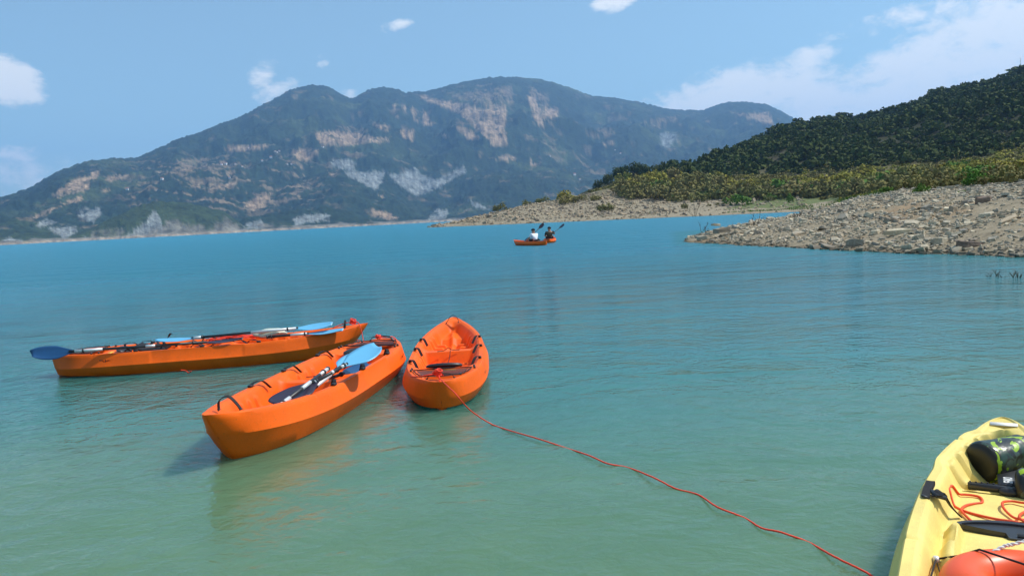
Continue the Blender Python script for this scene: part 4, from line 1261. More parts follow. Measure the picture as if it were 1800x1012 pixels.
def dress_orange(root, hull_src=None):
    k = KO
    if hull_src is None:
        k.build(ORANGE, root)
    else:
        obj('hull', hull_src.data, root)
    # carry handles (webbing loops) at both ends
    for nm, xe, sg in (('carry_handle', -1.56, -1), ('carry_handle', 1.70, 1)):
        z = k.zr(xe)
        if sg < 0:
            pts = catmull([(xe, .072, z - .005), (xe - .01, .062, z + .055), (xe - .012, .022, z + .088), (xe - .012, -.02, z + .084), (xe, -.062, z + .03), (xe, -.082, z - .003)], 6)
        else:
            pts = catmull([(xe, .12, z + .0), (xe, .09, z + .035), (xe, 0, z + .045), (xe, -.09, z + .035), (xe, -.12, z)], 6)
        ribbon(nm, pts, .026, .005, BLACK, root, side=(1, 0, .2))
        for y in (pts[0].y, pts[-1].y):
            bm = bmesh.new(); bmesh.ops.create_uvsphere(bm, u_segments=10, v_segments=6, radius=.012)
            o = bm_obj('rivet', bm, BLACKP, root); o.location = (xe, y, z + .003); o.scale = (1, 1, .5)
    # net over the small well and its cord
    bm = bmesh.new(); nx, ny = 14, 18; g = []
    for i in range(nx + 1):
        x = 1.30 + .31 * i / nx; wv = max(k.wi(x) - .015, .02) * (.97 - .0 * i)
        g.append([bm.verts.new((x, wv * (1 - 2 * j / ny), k.zr(x) + .004 - .030 * math.sin(math.pi * j / ny) * math.sin(math.pi * i / nx))) for j in range(ny + 1)])
    for i in range(nx):
        for j in range(ny):
            bm.faces.new((g[i][j], g[i][j + 1], g[i + 1][j + 1], g[i + 1][j]))
    bm_obj('cargo_net', bm, NET, root)
    edge = []
    xs = [1.30, 1.36, 1.46, 1.56, 1.61]
    for x in xs:
        edge.append((x, k.wi(x) + .008, k.zr(x) + .01))
    for x in xs[::-1]:
        edge.append((x, -k.wi(x) - .008, k.zr(x) + .01))
    pe = []
    for i in range(len(edge)):
        a = Vector(edge[i]); b = Vector(edge[(i + 1) % len(edge)])
        pe.append(a); pe.append(a.lerp(b, .5) + Vector((0, 0, .006)))
    tube('net_cord', pe, .0055, BLACK, root, 6, closed=True)
    for (x, y) in ((1.30, .33), (1.30, -.33), (1.22, .29), (1.22, -.29), (1.58, .17), (1.58, -.17)):
        zz = k.zr(x)
        bm = bmesh.new(); bmesh.ops.create_cone(bm, cap_ends=True, segments=10, radius1=.012, radius2=.008, depth=.02)
        o = bm_obj('net_hook', bm, BLACKP, root); o.location = (x, math.copysign(min(abs(y), k.wi(x) + .03), y), zz + .01)
    # round hatch with a black rim between the well and the seat
    bm = bmesh.new(); prof = [(.0, .018), (.09, .018), (.125, .014), (.14, .004), (.14, -.01)]; rings = []
    for (r, z) in prof[1:]:
        rings.append([bm.verts.new((.55 * r * math.cos(a * math.pi / 14), 1.25 * r * math.sin(a * math.pi / 14), z)) for a in range(28)])
    bm.faces.new(rings[0])
    for i in range(len(rings) - 1):
        for a in range(28):
            bm.faces.new((rings[i][a], rings[i + 1][a], rings[i + 1][(a + 1) % 28], rings[i][(a + 1) % 28]))
    o = bm_obj('hatch_cover', bm, BLACKP, root); o.location = (1.03, 0, k.zr(1.05) - .01); o.rotation_euler = (0, -.35, 0)
    # stickers and marks
    bm = bmesh.new(); bmesh.ops.create_cube(bm, size=1); bmesh.ops.scale(bm, vec=(.05, .13, .002), verts=bm.verts)
    o = bm_obj('warning_sticker', bm, STICK_Y, root); o.location = (1.17, .05, k.z(1.17, .05) + .003)
    strap_pair(k, root, (.86, .12, -.52))
    for sg in (1, -1):           # winged mark printed on both sides near the netted end
        bm = bmesh.new(); x0 = 1.12
        shapes = [[(-.05, .004), (-.02, .012), (.0, -.004), (-.02, 0)], [(0, .022), (.006, 0), (.012, -.01), (.0, -.008), (-.008, 0)], [(.012, 0), (.03, .014), (.055, .016), (.052, .006), (.03, .006), (.018, -.008)]]
        for sh in shapes:
            vs = []
            for (dx, dz) in sh:
                x = x0 + dx * 1.3; b = k.b(x); vs.append(bm.verts.new((x, sg * (b - min(.03, b * .3) * .25 + .0035), k.zr(x) - .08 + dz * 1.3)))
            bm.faces.new(vs)
        bmesh.ops.solidify(bm, geom=bm.faces[:], thickness=.0015)
        bm_obj('side_mark', bm, LOGO, root, smooth=False)
    # bungee across the centre bench
    tube('deck_cord', catmull([(-.02, .12, k.zr(0) - .035), (.0, .04, k.zr(0) - .03), (.04, .0, k.zr(0) + .0), (.0, -.05, k.zr(0) - .032), (.02, -.12, k.zr(0) - .036)], 6), .004, BLACK, root, 6)
    tube('deck_cord', catmull([(.02, .02, k.zr(0) - .03), (.10, .01, .16), (.3, -.02, .10), (.55, -.04, .10)], 6), .004, BLACK, root, 6)


def pose(tip_net, tip_hand):
    """location and heading of a kayak from the world points of its two ends"""
    a, b = Vector(tip_net), Vector(tip_hand); c = (a + b) / 2; d = a - b
    return Vector((c.x, c.y, 0)), math.atan2(d.y, d.x), math.hypot(d.x, d.y)


# 1: the long side-on kayak at the left (netted end to the left)
loc, hd, ln1 = pose(at(90, 622, .262), at(647, 568, .367))
k1 = orange_kayak('orange kayak lying side-on at the left, tied to the others by a red line', loc, hd, sc=ln1 / 3.7)
dress_orange(k1); hull1 = [c for c in k1.children if c.name.startswith('hull')][0]
# 2: nearest, handle end towards the viewer
loc, hd, ln2 = pose(at(678, 597, .262), at(362, 737, .367))
k2 = orange_kayak('middle orange kayak pointing its raised plain end at the viewer, paddles laid inside', loc, hd, sc=ln2 / 3.7)
# 3: netted end towards the viewer
loc, hd, ln3 = pose(at(773, 670, .262), at(797, 556, .367))
k3 = orange_kayak('empty orange kayak seen end-on with the mooring line tied to its netted end', loc, hd, sc=ln3 / 3.7)


def copy_children(src, dst, skip=()):
    for ch in src.children:
        if any(ch.name.startswith(s_) for s_ in skip):
            continue
        c = ch.copy(); COL.objects.link(c); c.parent = dst


copy_children(k1, k2); copy_children(k1, k3)
print('lengths', ln1, ln2, ln3)

# the two far kayaks
ka = orange_kayak('small far orange kayak paddled by the person in a white shirt', at(931, 431, 0), 0, sc=.86)
ka.rotation_euler = (0, 0, math.atan2(.84, -.54) + math.pi)
kb = orange_kayak('small far orange kayak seen end-on under the person in a dark shirt', at(967, 425.5, 0), 0, sc=.86)
kb.rotation_euler = (0, 0, math.atan2(1, .12) + math.pi)
for kk_ in (ka, kb):
    copy_children(k1, kk_, skip=('warning', 'net_hook', 'rivet', 'deck_cord', 'side_mark', 'strap_buckle', 'net_cord'))


def kw(root, p):
    """kayak coordinates -> world"""
    s = root.scale[0]; a = root.rotation_euler[2]
    return Vector((root.location.x + s * (p[0] * math.cos(a) - p[1] * math.sin(a)), root.location.y + s * (p[0] * math.sin(a) + p[1] * math.cos(a)), root.location.z + s * p[2]))


def depth_pt(px, py, y):
    d = ray(px, py); k_ = y / d[1]; return Vector((d[0] * k_, y, CAM_H + d[2] * k_))


# ------------------------------------------------------------------ paddles
def paddle(name, A, B, label, mats=(BLUE, BLUE), roll_=(0, 0), dark=.5, blades=(1, 1), silver=((.12, .2), (.8, .9)), bsize=1.0):
    A, B = Vector(A), Vector(B); d = (B - A); L = d.length; d.normalize()
    q = d.to_track_quat('X', 'Z')
    root = thing(name, label, 'paddle', (A + B) / 2); root.rotation_euler = q.to_euler()
    h = L / 2
    # shaft between the blades, its black grips and silver bands are separate sections
    x0 = -h + (.40 if blades[0] else 0); x1 = h - (.40 if blades[1] else 0)
    tube('shaft', [(x0, 0, 0), (x1, 0, 0)], .0155, BLACKP, root, 12)
    for (a, b) in silver:
        tube('silver_section', [(x0 + (x1 - x0) * a, 0, 0), (x0 + (x1 - x0) * b, 0, 0)], .0165, SILVER, root, 12)
    for a in (.1, .9):
        xx = x0 + (x1 - x0) * a
        tube('drip_ring', [(xx - .008, 0, 0), (xx + .008, 0, 0)], .024, BLACKP, root, 14)
    for e, sg in ((0, -1), (1, 1)):
        if not blades[e]:
            tube('end_cap', [(sg * h - .01, 0, 0), (sg * h + .01, 0, 0)], .021, BLACKP, root, 12)
            continue
        bm = bmesh.new(); n = 16; m_ = 8; rows = []
        for i in range(n + 1):
            t = i / n; x = .42 - .46 * t * 1.0
            tt = t
            wdt = .095 * bsize * (math.sin(math.pi * min(1, (tt * .93 + .035)) ** .8) ** .55) * (1 - .55 * max(0, tt - .6) / .4)
            lift = -.012 * math.sin(math.pi * tt)
            row = []
            for j in range(m_ + 1):
                v = -1 + 2 * j / m_
                asym = .016 * (1 - t) * v
                row.append((sg * (h - .42 + x + asym), wdt * v, lift + .02 * v * v * (1 - t) + .004 * math.exp(-(v / .18) ** 2) * (t)))
            rows.append(row)
        top = [[bm.verts.new((p[0], p[1], p[2] + .0025)) for p in r] for r in rows]
        bot = [[bm.verts.new((p[0], p[1], p[2] - .0025 - .0)) for p in r] for r in rows]
        for i in range(n):
            for j in range(m_):
                bm.faces.new((top[i][j], top[i][j + 1], top[i + 1][j + 1], top[i + 1][j])); bm.faces.new((bot[i][j], bot[i + 1][j], bot[i + 1][j + 1], bot[i][j + 1]))
            bm.faces.new((top[i][0], top[i + 1][0], bot[i + 1][0], bot[i][0])); bm.faces.new((top[i][m_], bot[i][m_], bot[i + 1][m_], top[i + 1][m_]))
        bm.faces.new([*top[0], *bot[0][::-1]]); bm.faces.new([*top[n][::-1], *bot[n]])
        o = bm_obj('blade', bm, mats[e], root); o.rotation_euler = (roll_[e], 0, 0)
    return root


paddle('paddle', at(55, 622, .33), at(425, 597, .31), 'paddle with its dark blue blade sticking out over the left end of the side-on kayak', (NAVY, DRKPLUM), (1.1, .1), silver=((.04, .24), (.55, .62)), bsize=.88)
paddle('paddle', at(274, 600, .36), at(583, 571, .40), 'paddle with light blue blades and a silver shaft lying along the side-on kayak, uppermost', (BLUE, BLUE), (.15, .35), silver=((.02, .1), (.55, .98)), bsize=.85)
paddle('paddle', at(470, 592, .32), at(602, 581, .33), 'paddle half with a light blue blade in the raised end of the side-on kayak', (BLUE, BLUE), (0, .15), blades=(0, 1), silver=((.55, .95),), bsize=.8)
paddle('paddle', at(484, 710, .27), at(664, 609, .52), 'long paddle in the middle kayak with its light blue blade turned up', (DRKPLUM, BLUE), (.1, .15), silver=((.05, .1), (.52, .58), (.8, .95)), bsize=1.4)  # lower blade lies in shade: the darkness is put into its plum colour
paddle('paddle', at(514, 712, .27), at(622, 626, .36), 'paddle in the middle kayak under the long one, its light blue blade half hidden', (NAVY, BLUE), (.2, .1), blades=(0, 1), silver=((.02, .12), (.45, .75)))
paddle('paddle', at(487, 716, .30), at(576, 648, .40), 'short paddle half with a capped end in the middle kayak', (NAVY, NAVY), (0, 0), blades=(0, 0), silver=((0, .22), (.45, .62), (.82, 1)))
paddle('paddle', at(560, 672, .22), at(648, 640, .24), 'paddle half with a dark blue blade lying on the floor of the middle kayak', (NAVY, NAVY), (0, .1), blades=(0, 1), silver=((.1, .3),))

# ------------------------------------------------------------------ ropes
pts = [Vector(kw(k3, (1.68, -.03, KO.zr(1.68) + .05))), Vector(kw(k3, (1.80, .0, KO.zr(1.8) + .02))), depth_pt(800, 691, 5.9), depth_pt(826, 720, 5.95), Vector(at(862, 744, .012))] + \
      [Vector(at(x, y, .008 + .012 * math.sin(i * 2.3))) for i, (x, y) in enumerate([(895, 756), (947, 771), (995, 787), (1035, 800), (1067, 814), (1102, 821), (1147, 838), (1187, 858), (1227, 869), (1262, 891), (1307, 909), (1338, 927), (1373, 935), (1422, 953), (1467, 978), (1529, 1009), (1570, 1042)])]
rp = catmull(pts, 10)
rg = random.Random(3)
rp = [p + Vector((rg.gauss(0, .0008), rg.gauss(0, .0008), 0)) for p in rp]
t = thing('mooring_line', 'long thin red line floating from the end-on kayak towards the yellow kayak', 'rope')
tube('line', rp, .0048, ROPE, t, 7)


def knot(parent, c, s, mat, seed, name='knot', r=.007, n=26):
    rg = random.Random(seed); P3 = []
    for i in range(n):
        a = i * 1.9; P3.append(Vector(c) + Vector((math.cos(a) * rg.uniform(.3, 1), math.sin(a) * rg.uniform(.3, 1), rg.uniform(-.5, .8))) * s)
    return tube(name, catmull(P3, 5), r, mat, parent, 6)


kc = kw(k3, (1.70, -.02, KO.zr(1.7) + .045)); knot(t, kc, .045, ROPE, 2)
tube('loose_end', catmull([kc, kc + Vector((-.08, -.04, -.0)), kc + Vector((-.17, -.02, -.015)), kc + Vector((-.24, .03, -.02))], 5), .006, ROPE, t, 6)
tube('loose_end', catmull([kc, kc + Vector((.02, -.09, -.05)), kc + Vector((.0, -.11, -.13))], 5), .006, ROPE, t, 6)

t = thing('tie_line', 'red line from the raised end of the side-on kayak down to the middle kayak', 'rope')
kc = kw(k1, (-1.66, 0, KO.zr(-1.66) + .055)); knot(t, kc, .05, ROPE, 5)
e2 = kw(k2, (1.6, .2, KO.zr(1.6) + .02))
tube('line', catmull([kc, kc + Vector((.10, -.08, -.03)), kc + Vector((.16, -.2, -.28)), (kc + e2) / 2 + Vector((0, 0, -.12)), e2], 8), .006, ROPE, t, 6)
tube('loose_end', catmull([kc, kc + Vector((-.12, -.02, -.02)), kc + Vector((-.24, -.06, -.06))], 5), .006, ROPE, t, 6)
knot(t, kw(k2, (1.66, .02, KO.zr(1.66) + .04)), .04, ROPE, 9)
tube('loose_end', catmull([kw(k2, (1.66, 0, KO.zr(1.66) + .04)), kw(k2, (1.78, -.1, KO.zr(1.7) + .02)), kw(k2, (1.80, -.16, KO.zr(1.7) - .05))], 5), .006, ROPE, t, 6)

t = thing('rope_coil', 'tangled red line heaped in the middle of the side-on kayak', 'rope')
for j, (cx, sx) in enumerate(((-.30, .17), (-.05, .14), (-.55, .12))):
    P3 = []; rg = random.Random(40 + j)
    for i in range(22):
        a = i * 1.15; P3.append(kw(k1, (cx + math.cos(a) * sx * rg.uniform(.6, 1.2), math.sin(a) * .12 * rg.uniform(.5, 1.2) - .02, .27 + .05 * rg.random())))
    tube('loop', catmull(P3, 5), .006, ROPE, t, 6)
t = thing('seat_harness', 'tangle of black seat straps in the side-on kayak', 'straps')
for j in range(7):
    rg = random.Random(60 + j); cx = -.35 + .22 * j; P3 = [kw(k1, (cx + rg.uniform(-.18, .18), rg.uniform(-.2, .2), .20 + rg.uniform(0, .13))) for _ in range(5)]
    ribbon('strap', catmull(P3, 5), .028, .004, BLACK, t)
ribbon('strap', catmull([kw(k1, (.60, .15, .20)), kw(k1, (.56, .12, .30)), kw(k1, (.50, .10, .37)), kw(k1, (.46, .12, .42)), kw(k1, (.44, .12, .40))], 5), .03, .005, BLACK, t)
# black padded seat in the side-on kayak
bm = bmesh.new(); bmesh.ops.create_grid(bm, x_segments=12, y_segments=12, size=.5)
for v in bm.verts:
    v.co = Vector((v.co.x * .34, v.co.y * .4, .02 * math.cos(v.co.x * 3) + .08 * max(0, v.co.x - .15) * 2))
bmesh.ops.solidify(bm, geom=bm.faces[:], thickness=.025)
o = bm_obj('seat_pad', bm, BLACK); o.location = kw(k1, (.72, 0, .24)); o.rotation_euler = (0, 0, k1.rotation_euler[2])
tag(o, 'black padded seat lying near the netted end of the side-on kayak', 'seat pad')


def lumpy(name, mat, size, seed, loc, label, cat, rot=(0, 0, 0)):
    bm = bmesh.new(); bmesh.ops.create_icosphere(bm, subdivisions=4, radius=.5)
    for v in bm.verts:
        c = v.co; n = .09 * math.sin(7 * c.x + seed) * math.cos(9 * c.y + seed) + .05 * math.sin(17 * c.x * c.y + 11 * c.z + seed)
        v.co = Vector((c.x * size[0], c.y * size[1], c.z * size[2])) * (1 + n * 2)
    o = bm_obj(name, bm, mat); o.location = loc; o.rotation_euler = rot
    tag(o, label, cat); return o


lumpy('cloth_bag', simple('white_green_cloth', (.55, .58, .48), .8, var=.35, scale=9), (.34, .16, .12), 2.0, at(466, 590.5, .32) + Vector((.05, .05, .02)), 'crumpled white and green bag lying in the side-on kayak', 'bag', (0, 0, .2))
# red loop of line dangling under the side-on kayak
tube_o = tube('hanging_loop', catmull([at(318, 650, .10), at(326, 651, .04), at(332, 655, .01), at(336, 652, .04)], 6), .006, ROPE)
tag(tube_o, 'bit of red line hanging from the hull of the side-on kayak at the water', 'rope')

# ------------------------------------------------------------------ the yellow kayak and what lies in it
YC, YH = Vector((1.745, 2.70, 0)), R(60)
ky = thing('kayak', 'yellow kayak with bags and an orange float in it, close by in the corner', 'kayak', YC, (0, 0, YH))
KY.build(YELLOW, ky, N=420, K=46)
bm = bmesh.new(); bmesh.ops.create_cube(bm, size=1); bmesh.ops.scale(bm, vec=(.045, .13, .002), verts=bm.verts)
o = bm_obj('white_sticker', bm, STICK_W, ky); o.location = (1.77, 0, KY.zr(1.77) - .002); o.rotation_euler = (0, -.12, 0)
# side strap over the rim: doubled webbing through a slot, then the thigh strap inside
zR = KY.zr(.7)
ribbon('side_strap', catmull([(.62, .330, zR + .004), (.67, .328, zR + .012), (.73, .322, zR + .020), (.78, .316, zR + .024), (.77, .314, zR + .014), (.72, .320, zR + .010)], 6), .034, .005, BLACK, ky, side=(.15, 1, 0))
ribbon('thigh_strap', catmull([(.62, .285, zR + .012), (.66, .275, zR + .018), (.70, .262, zR - .002), (.71, .25, zR - .03), (.73, .23, zR - .07), (.75, .195, zR - .115)], 6), [.045] * 12 + [.04] * 8 + [.03] * 6 + [.02] * 5, .005, BLACK, ky, side=(1, .5, 0))
bm = bmesh.new(); bmesh.ops.create_cube(bm, size=1); bmesh.ops.scale(bm, vec=(.07, .05, .016), verts=bm.verts); bmesh.ops.bevel(bm, geom=bm.edges[:], offset=.006, segments=2)
o = bm_obj('strap_buckle', bm, BLACKP, ky); o.location = (.66, .282, zR + .006); o.rotation_euler = (.3, 0, .4)
o = o.copy(); COL.objects.link(o); o.location = (.62, .330, zR + .004); o.scale = (.35, .6, .5)
# right-hand side strap
ribbon('side_strap', catmull([(.60, -.372, zR - .002), (.68, -.362, zR + .008), (.76, -.35, zR + .018), (.80, -.338, zR + .02)], 6), .034, .005, BLACK, ky, side=(.15, 1, 0))
# crescent-shaped black hatch lid / seat front: a long bow-shaped edge, flat notched back
bm = bmesh.new(); out = []
for i in range(25):
    y = .24 - .48 * i / 24; out.append((.085 * (1 - (y / .24) ** 2) ** .8, y))
out += [(-.02, -.235), (-.05, -.15), (-.06, -.10), (-.11, -.095), (-.115, .05), (-.06, .06), (-.05, .12), (-.02, .235)]
n = len(out)
topv = [bm.verts.new((x, y, .020)) for x, y in out]; botv = [bm.verts.new((x * 1.03 + .002, y * 1.02, -.012)) for x, y in out]
inner = [bm.verts.new((x * .80 - .004, y * .93, .018)) for x, y in out]; low = [bm.verts.new((x * .78 - .004, y * .92, .009)) for x, y in out]
for i in range(n):
    j = (i + 1) % n
    bm.faces.new((topv[i], topv[j], inner[j], inner[i])); bm.faces.new((botv[i], botv[j], topv[j], topv[i])); bm.faces.new((inner[i], inner[j], low[j], low[i]))
bm.faces.new(low)
o = bm_obj('hatch_cover', bm, BLACKP, ky, angle=40); o.location = (.64, -.03, KY.z(.64, 0) + .006)
hc = o
bm = bmesh.new(); bmesh.ops.create_cube(bm, size=1); bmesh.ops.scale(bm, vec=(.03, .10, .014), verts=bm.verts); bmesh.ops.bevel(bm, geom=bm.edges[:], offset=.003, segments=1)
bm_obj('hatch_latch', bm, BLACKP, hc, loc=(-.075, -.03, .018))
bm = bmesh.new(); bmesh.ops.create_cube(bm, size=1); bmesh.ops.scale(bm, vec=(.012, .07, .006), verts=bm.verts)
bm_obj('hatch_slot', bm, BLACKP, hc, loc=(-.03, -.05, .014))
# adjustable T-shaped foot brace
t0 = Vector((1.13, 0, KY.z(1.13, 0) + .03))
bm = bmesh.new(); bmesh.ops.create_cube(bm, size=1); bmesh.ops.scale(bm, vec=(.035, .34, .03), verts=bm.verts); bmesh.ops.bevel(bm, geom=bm.edges[:], offset=.006, segments=2)
fb = bm_obj('foot_brace', bm, BLACKP, ky, loc=t0)
for j in range(14):
    bm = bmesh.new(); bmesh.ops.create_cube(bm, size=1); bmesh.ops.scale(bm, vec=(.006, .008, .005), verts=bm.verts)
    bm_obj('brace_tooth', bm, BLACKP, fb, loc=(.014, .16 - .0245 * j, .017))
bm = bmesh.new(); bmesh.ops.create_cube(bm, size=1); bmesh.ops.scale(bm, vec=(.30, .085, .014), verts=bm.verts); bmesh.ops.bevel(bm, geom=bm.edges[:], offset=.005, segments=2)
bm_obj('brace_stem', bm, BLACKP, fb, loc=(.16, 0, .008))
bm = bmesh.new(); bmesh.ops.create_uvsphere(bm, u_segments=16, v_segments=8, radius=.045); bmesh.ops.scale(bm, vec=(.6, 1, .5), verts=bm.verts)
bm_obj('brace_knob', bm, BLACKP, fb, loc=(-.02, 0, -.005))
tx = bpy.data.curves.new('lettering', 'FONT'); tx.body = 'SEARO'; tx.size = .047; tx.align_x = 'CENTER'; tx.align_y = 'CENTER'; tx.extrude = .0008; tx.offset = .0012
tmp_ = obj('lettering_curve', tx); bpy.context.view_layer.update()
tme = bpy.data.meshes.new_from_object(tmp_.evaluated_get(bpy.context.evaluated_depsgraph_get())); bpy.data.objects.remove(tmp_)
tme.materials.clear(); tme.materials.append(LOGOW)
to = obj('lettering', tme, fb, loc=(.095, -.002, .0165), rot=(0, 0, 0)); to.scale = (.62, 1.1, 1)


def ribbed_bag(label, c, axis_h, R0, L, roll0, mat):
    t = thing('dry_bag', label, 'dry bag', c, (0, 0, axis_h), 'camouflage dry bags in the yellow kayak')
    bm = bmesh.new(); n, m_ = 26, 40; rg = np.random.RandomState(int(roll0 * 10)); rings = []
    ph = rg.rand(6) * 6
    for i in range(n + 1):
        f = i / n; x = -L / 2 + L * f
        rr = R0 * (1 - .10 * (1 - min(1, f * 14)) ** 2) * (1 - .5 * max(0, (f - .86) / .14) ** 1.6)
        flat = 1 - .6 * max(0, (f - .8) / .2)
        row = []
        for k in range(m_):
            a = 2 * math.pi * k / m_
            w_ = 1 + .03 * math.sin(3 * a + ph[0] + 5 * f) + .02 * math.sin(7 * a + ph[1] - 8 * f) * f + .015 * math.sin(13 * a + 14 * f + ph[2]) * f
            z = math.sin(a) * rr * w_ * flat
            row.append(bm.verts.new((x + .01 * math.sin(2 * a + ph[3]) * f, math.cos(a) * rr * w_ * (1 + .15 * (1 - flat)), max(z, -R0 * .93))))
        rings.append(row)
    for i in range(n):
        for k in range(m_):
            bm.faces.new((rings[i][k], rings[i][(k + 1) % m_], rings[i + 1][(k + 1) % m_], rings[i + 1][k]))
    bm.faces.new(rings[-1])
    bm_obj('body', bm, mat, t)
    bm = bmesh.new(); prev = None; rings = []
    for (x, r) in ((-L / 2 + .004, R0 * .93), (-L / 2 - .008, R0 * .86), (-L / 2 - .014, R0 * .6), (-L / 2 - .016, .01)):
        rings.append([bm.verts.new((x, math.cos(2 * math.pi * k / m_) * r, math.sin(2 * math.pi * k / m_) * r)) for k in range(m_)])
    for i in range(3):
        for k in range(m_):
            bm.faces.new((rings[i][k], rings[i][(k + 1) % m_], rings[i + 1][(k + 1) % m_], rings[i + 1][k]))
    bm.faces.new(rings[-1])
    bm_obj('bag_base', bm, simple('black_tarpaulin', (.02, .018, .012), .45, .4, var=.2) if 'black_tarpaulin' not in MATS else MATS['black_tarpaulin'], t)
    ribbon('roll_closure', [(L / 2 + .0, R0 * 1.0, 0), (L / 2 + .012, 0, .01), (L / 2 + .0, -R0 * 1.0, 0)], .05, .03, BLACK, t, side=(1, 0, 0))
    return t


b1 = at(1724, 813, .235) + Vector((math.cos(R(20)), math.sin(R(20)), 0)) * .17
ribbed_bag('green and black camouflage dry bag lying across the footwell of the yellow kayak', b1, R(20), .106, .34, 1.0, CAMO)
b2 = kw(ky, (1.16, -.17, 0)); b2.z = .20
ribbed_bag('second dark dry bag below the camouflage one, cut by the picture edge', b2, R(-30), .09, .26, 2.0, CAMO)
# orange rope lying in loose loops on the floor
zf = KY.z(1.0, 0) + .008
def yk(pts):
    out = []
    for X, Y in pts:
        q = at(1500 + X / 3.373, 712 + Y / 3.373, .185) - YC
        out.append((q.x * math.cos(YH) + q.y * math.sin(YH), -q.x * math.sin(YH) + q.y * math.cos(YH)))
    return out


loops = yk([(722, 678), (672, 640), (640, 604), (668, 576), (722, 562), (764, 556), (752, 534), (690, 524), (610, 523), (568, 540), (592, 570), (660, 602), (750, 630), (850, 655), (940, 668), (1030, 682), (1100, 700)])
def on_floor(lp, ph, lift):
    return [kw(ky, (p.x, p.y, min(KY.z(p.x, p.y), .22) + .007 + lift + .004 * math.sin(i * ph))) for i, p in enumerate(catmull([(x, y, 0) for x, y in lp], 8))]


t = thing('orange_rope', 'orange rope looped on the floor of the yellow kayak', 'rope')
tube('loop', on_floor(loops, .13, .0), .0058, ROPEO, t, 8)
loops = yk([(1180, 560), (1100, 590), (1010, 575), (940, 562), (890, 572), (885, 596), (915, 625), (965, 655), (1040, 672), (1110, 650), (1080, 610), (1010, 625), (985, 660), (1050, 700)])
tube('loop', on_floor(loops, .21, .009), .0058, ROPEO, t, 8)
# orange float ring under the bungee
rc = Vector((-.01, -.03, KY.z(0, 0) + .078))
t = thing('life_ring', 'glossy orange inflated float ring under black cords in the yellow kayak', 'float ring', kw(ky, rc), (0, 0, YH))
bm = bmesh.new(); n = 72; m_ = 28; rings = []
for i in range(n):
    a = 2 * math.pi * i / n
    pinch = 1 - .30 * math.exp(-((a - 2.5) / .16) ** 2)
    Rm = .185; rm = .076 * pinch; ex = 1.0; ey = 1.12
    rings.append([bm.verts.new(((Rm + rm * math.cos(b)) * math.cos(a) * ex, (Rm + rm * math.cos(b)) * math.sin(a) * ey, rm * math.sin(b))) for b in [2 * math.pi * k / m_ for k in range(m_)]])
for i in range(n):
    for k in range(m_):
        bm.faces.new((rings[i][k], rings[(i + 1) % n][k], rings[(i + 1) % n][(k + 1) % m_], rings[i][(k + 1) % m_]))
bm_obj('ring', bm, BUOY, t)
kk2 = catmull([(.15, .12, .07), (.19, .08, .085), (.21, .05, .09), (.235, .0, .10), (.22, -.06, .095), (.18, -.11, .08), (.16, -.16, .07)], 8)
bm = bmesh.new()
for phs in (0, math.pi):
    tube_bm(bm, [p + Vector((.004 * math.cos(i * .9 + phs), 0, .004 * math.sin(i * .9 + phs))) for i, p in enumerate(kk2)], .0042, 6)
bm_obj('white_cord', bm, WHITEC, t)
bm = bmesh.new(); bmesh.ops.create_uvsphere(bm, u_segments=12, v_segments=8, radius=.016)
bm_obj('valve', bm, WHITEC, t, loc=(-.02, .20, .045))
# cords over the ring
hk = [(.12, .27), (.10, .265)]
pa = Vector((.16, .275, KY.z(.16, .27) + .02))
tube('deck_cord', [pa, Vector((.15, .20, pa.z + .03)), Vector((.12, .13, rc.z + .083)), Vector((.04, .0, rc.z + .085)), Vector((-.07, -.14, rc.z + .085)), Vector((-.25, -.28, KY.zr(0)))], .004, BLACK, ky, 6)
tube('deck_cord', [pa, Vector((-.10, .29, pa.z + .01)), Vector((-.35, .29, pa.z + .02))], .0038, BLACK, ky, 6)
tube('deck_cord', [Vector((-.03, -.30, KY.zr(0))), Vector((-.03, -.16, rc.z + .083)), Vector((-.07, -.05, rc.z + .085)), Vector((-.17, .12, rc.z + .08)), Vector((-.35, .29, pa.z + .02))], .004, BLACK, ky, 6)
tube('deck_cord', catmull([pa, Vector((.05, .24, KY.z(.05, .2) + .006)), Vector((.0, .235, KY.z(.0, .2) + .006)), Vector((-.05, .22, KY.z(-.05, .2) + .006))], 5), .0025, BLACK, ky, 6)
bm = bmesh.new(); bmesh.ops.create_cone(bm, cap_ends=True, segments=12, radius1=.016, radius2=.011, depth=.02)
bm_obj('cord_hook', bm, SILVER, ky, loc=pa)


# ------------------------------------------------------------------ the two paddlers
def skin_body(name, joints, edges, mat, parent, lev=2):
    me = bpy.data.meshes.new(name); me.from_pydata([j[0] for j in joints], edges, []); me.materials.append(mat)
    o = obj(name, me, parent)
    sk = o.modifiers.new('skin', 'SKIN')
    for v, j in zip(me.skin_vertices[0].data, joints):
        v.radius = (j[1], j[2] if len(j) > 2 else j[1]); v.use_root = False
    me.skin_vertices[0].data[0].use_root = True
    sk.use_smooth_shade = True
    sb = o.modifiers.new('sub', 'SUBSURF'); sb.levels = lev; sb.render_levels = lev
    return o


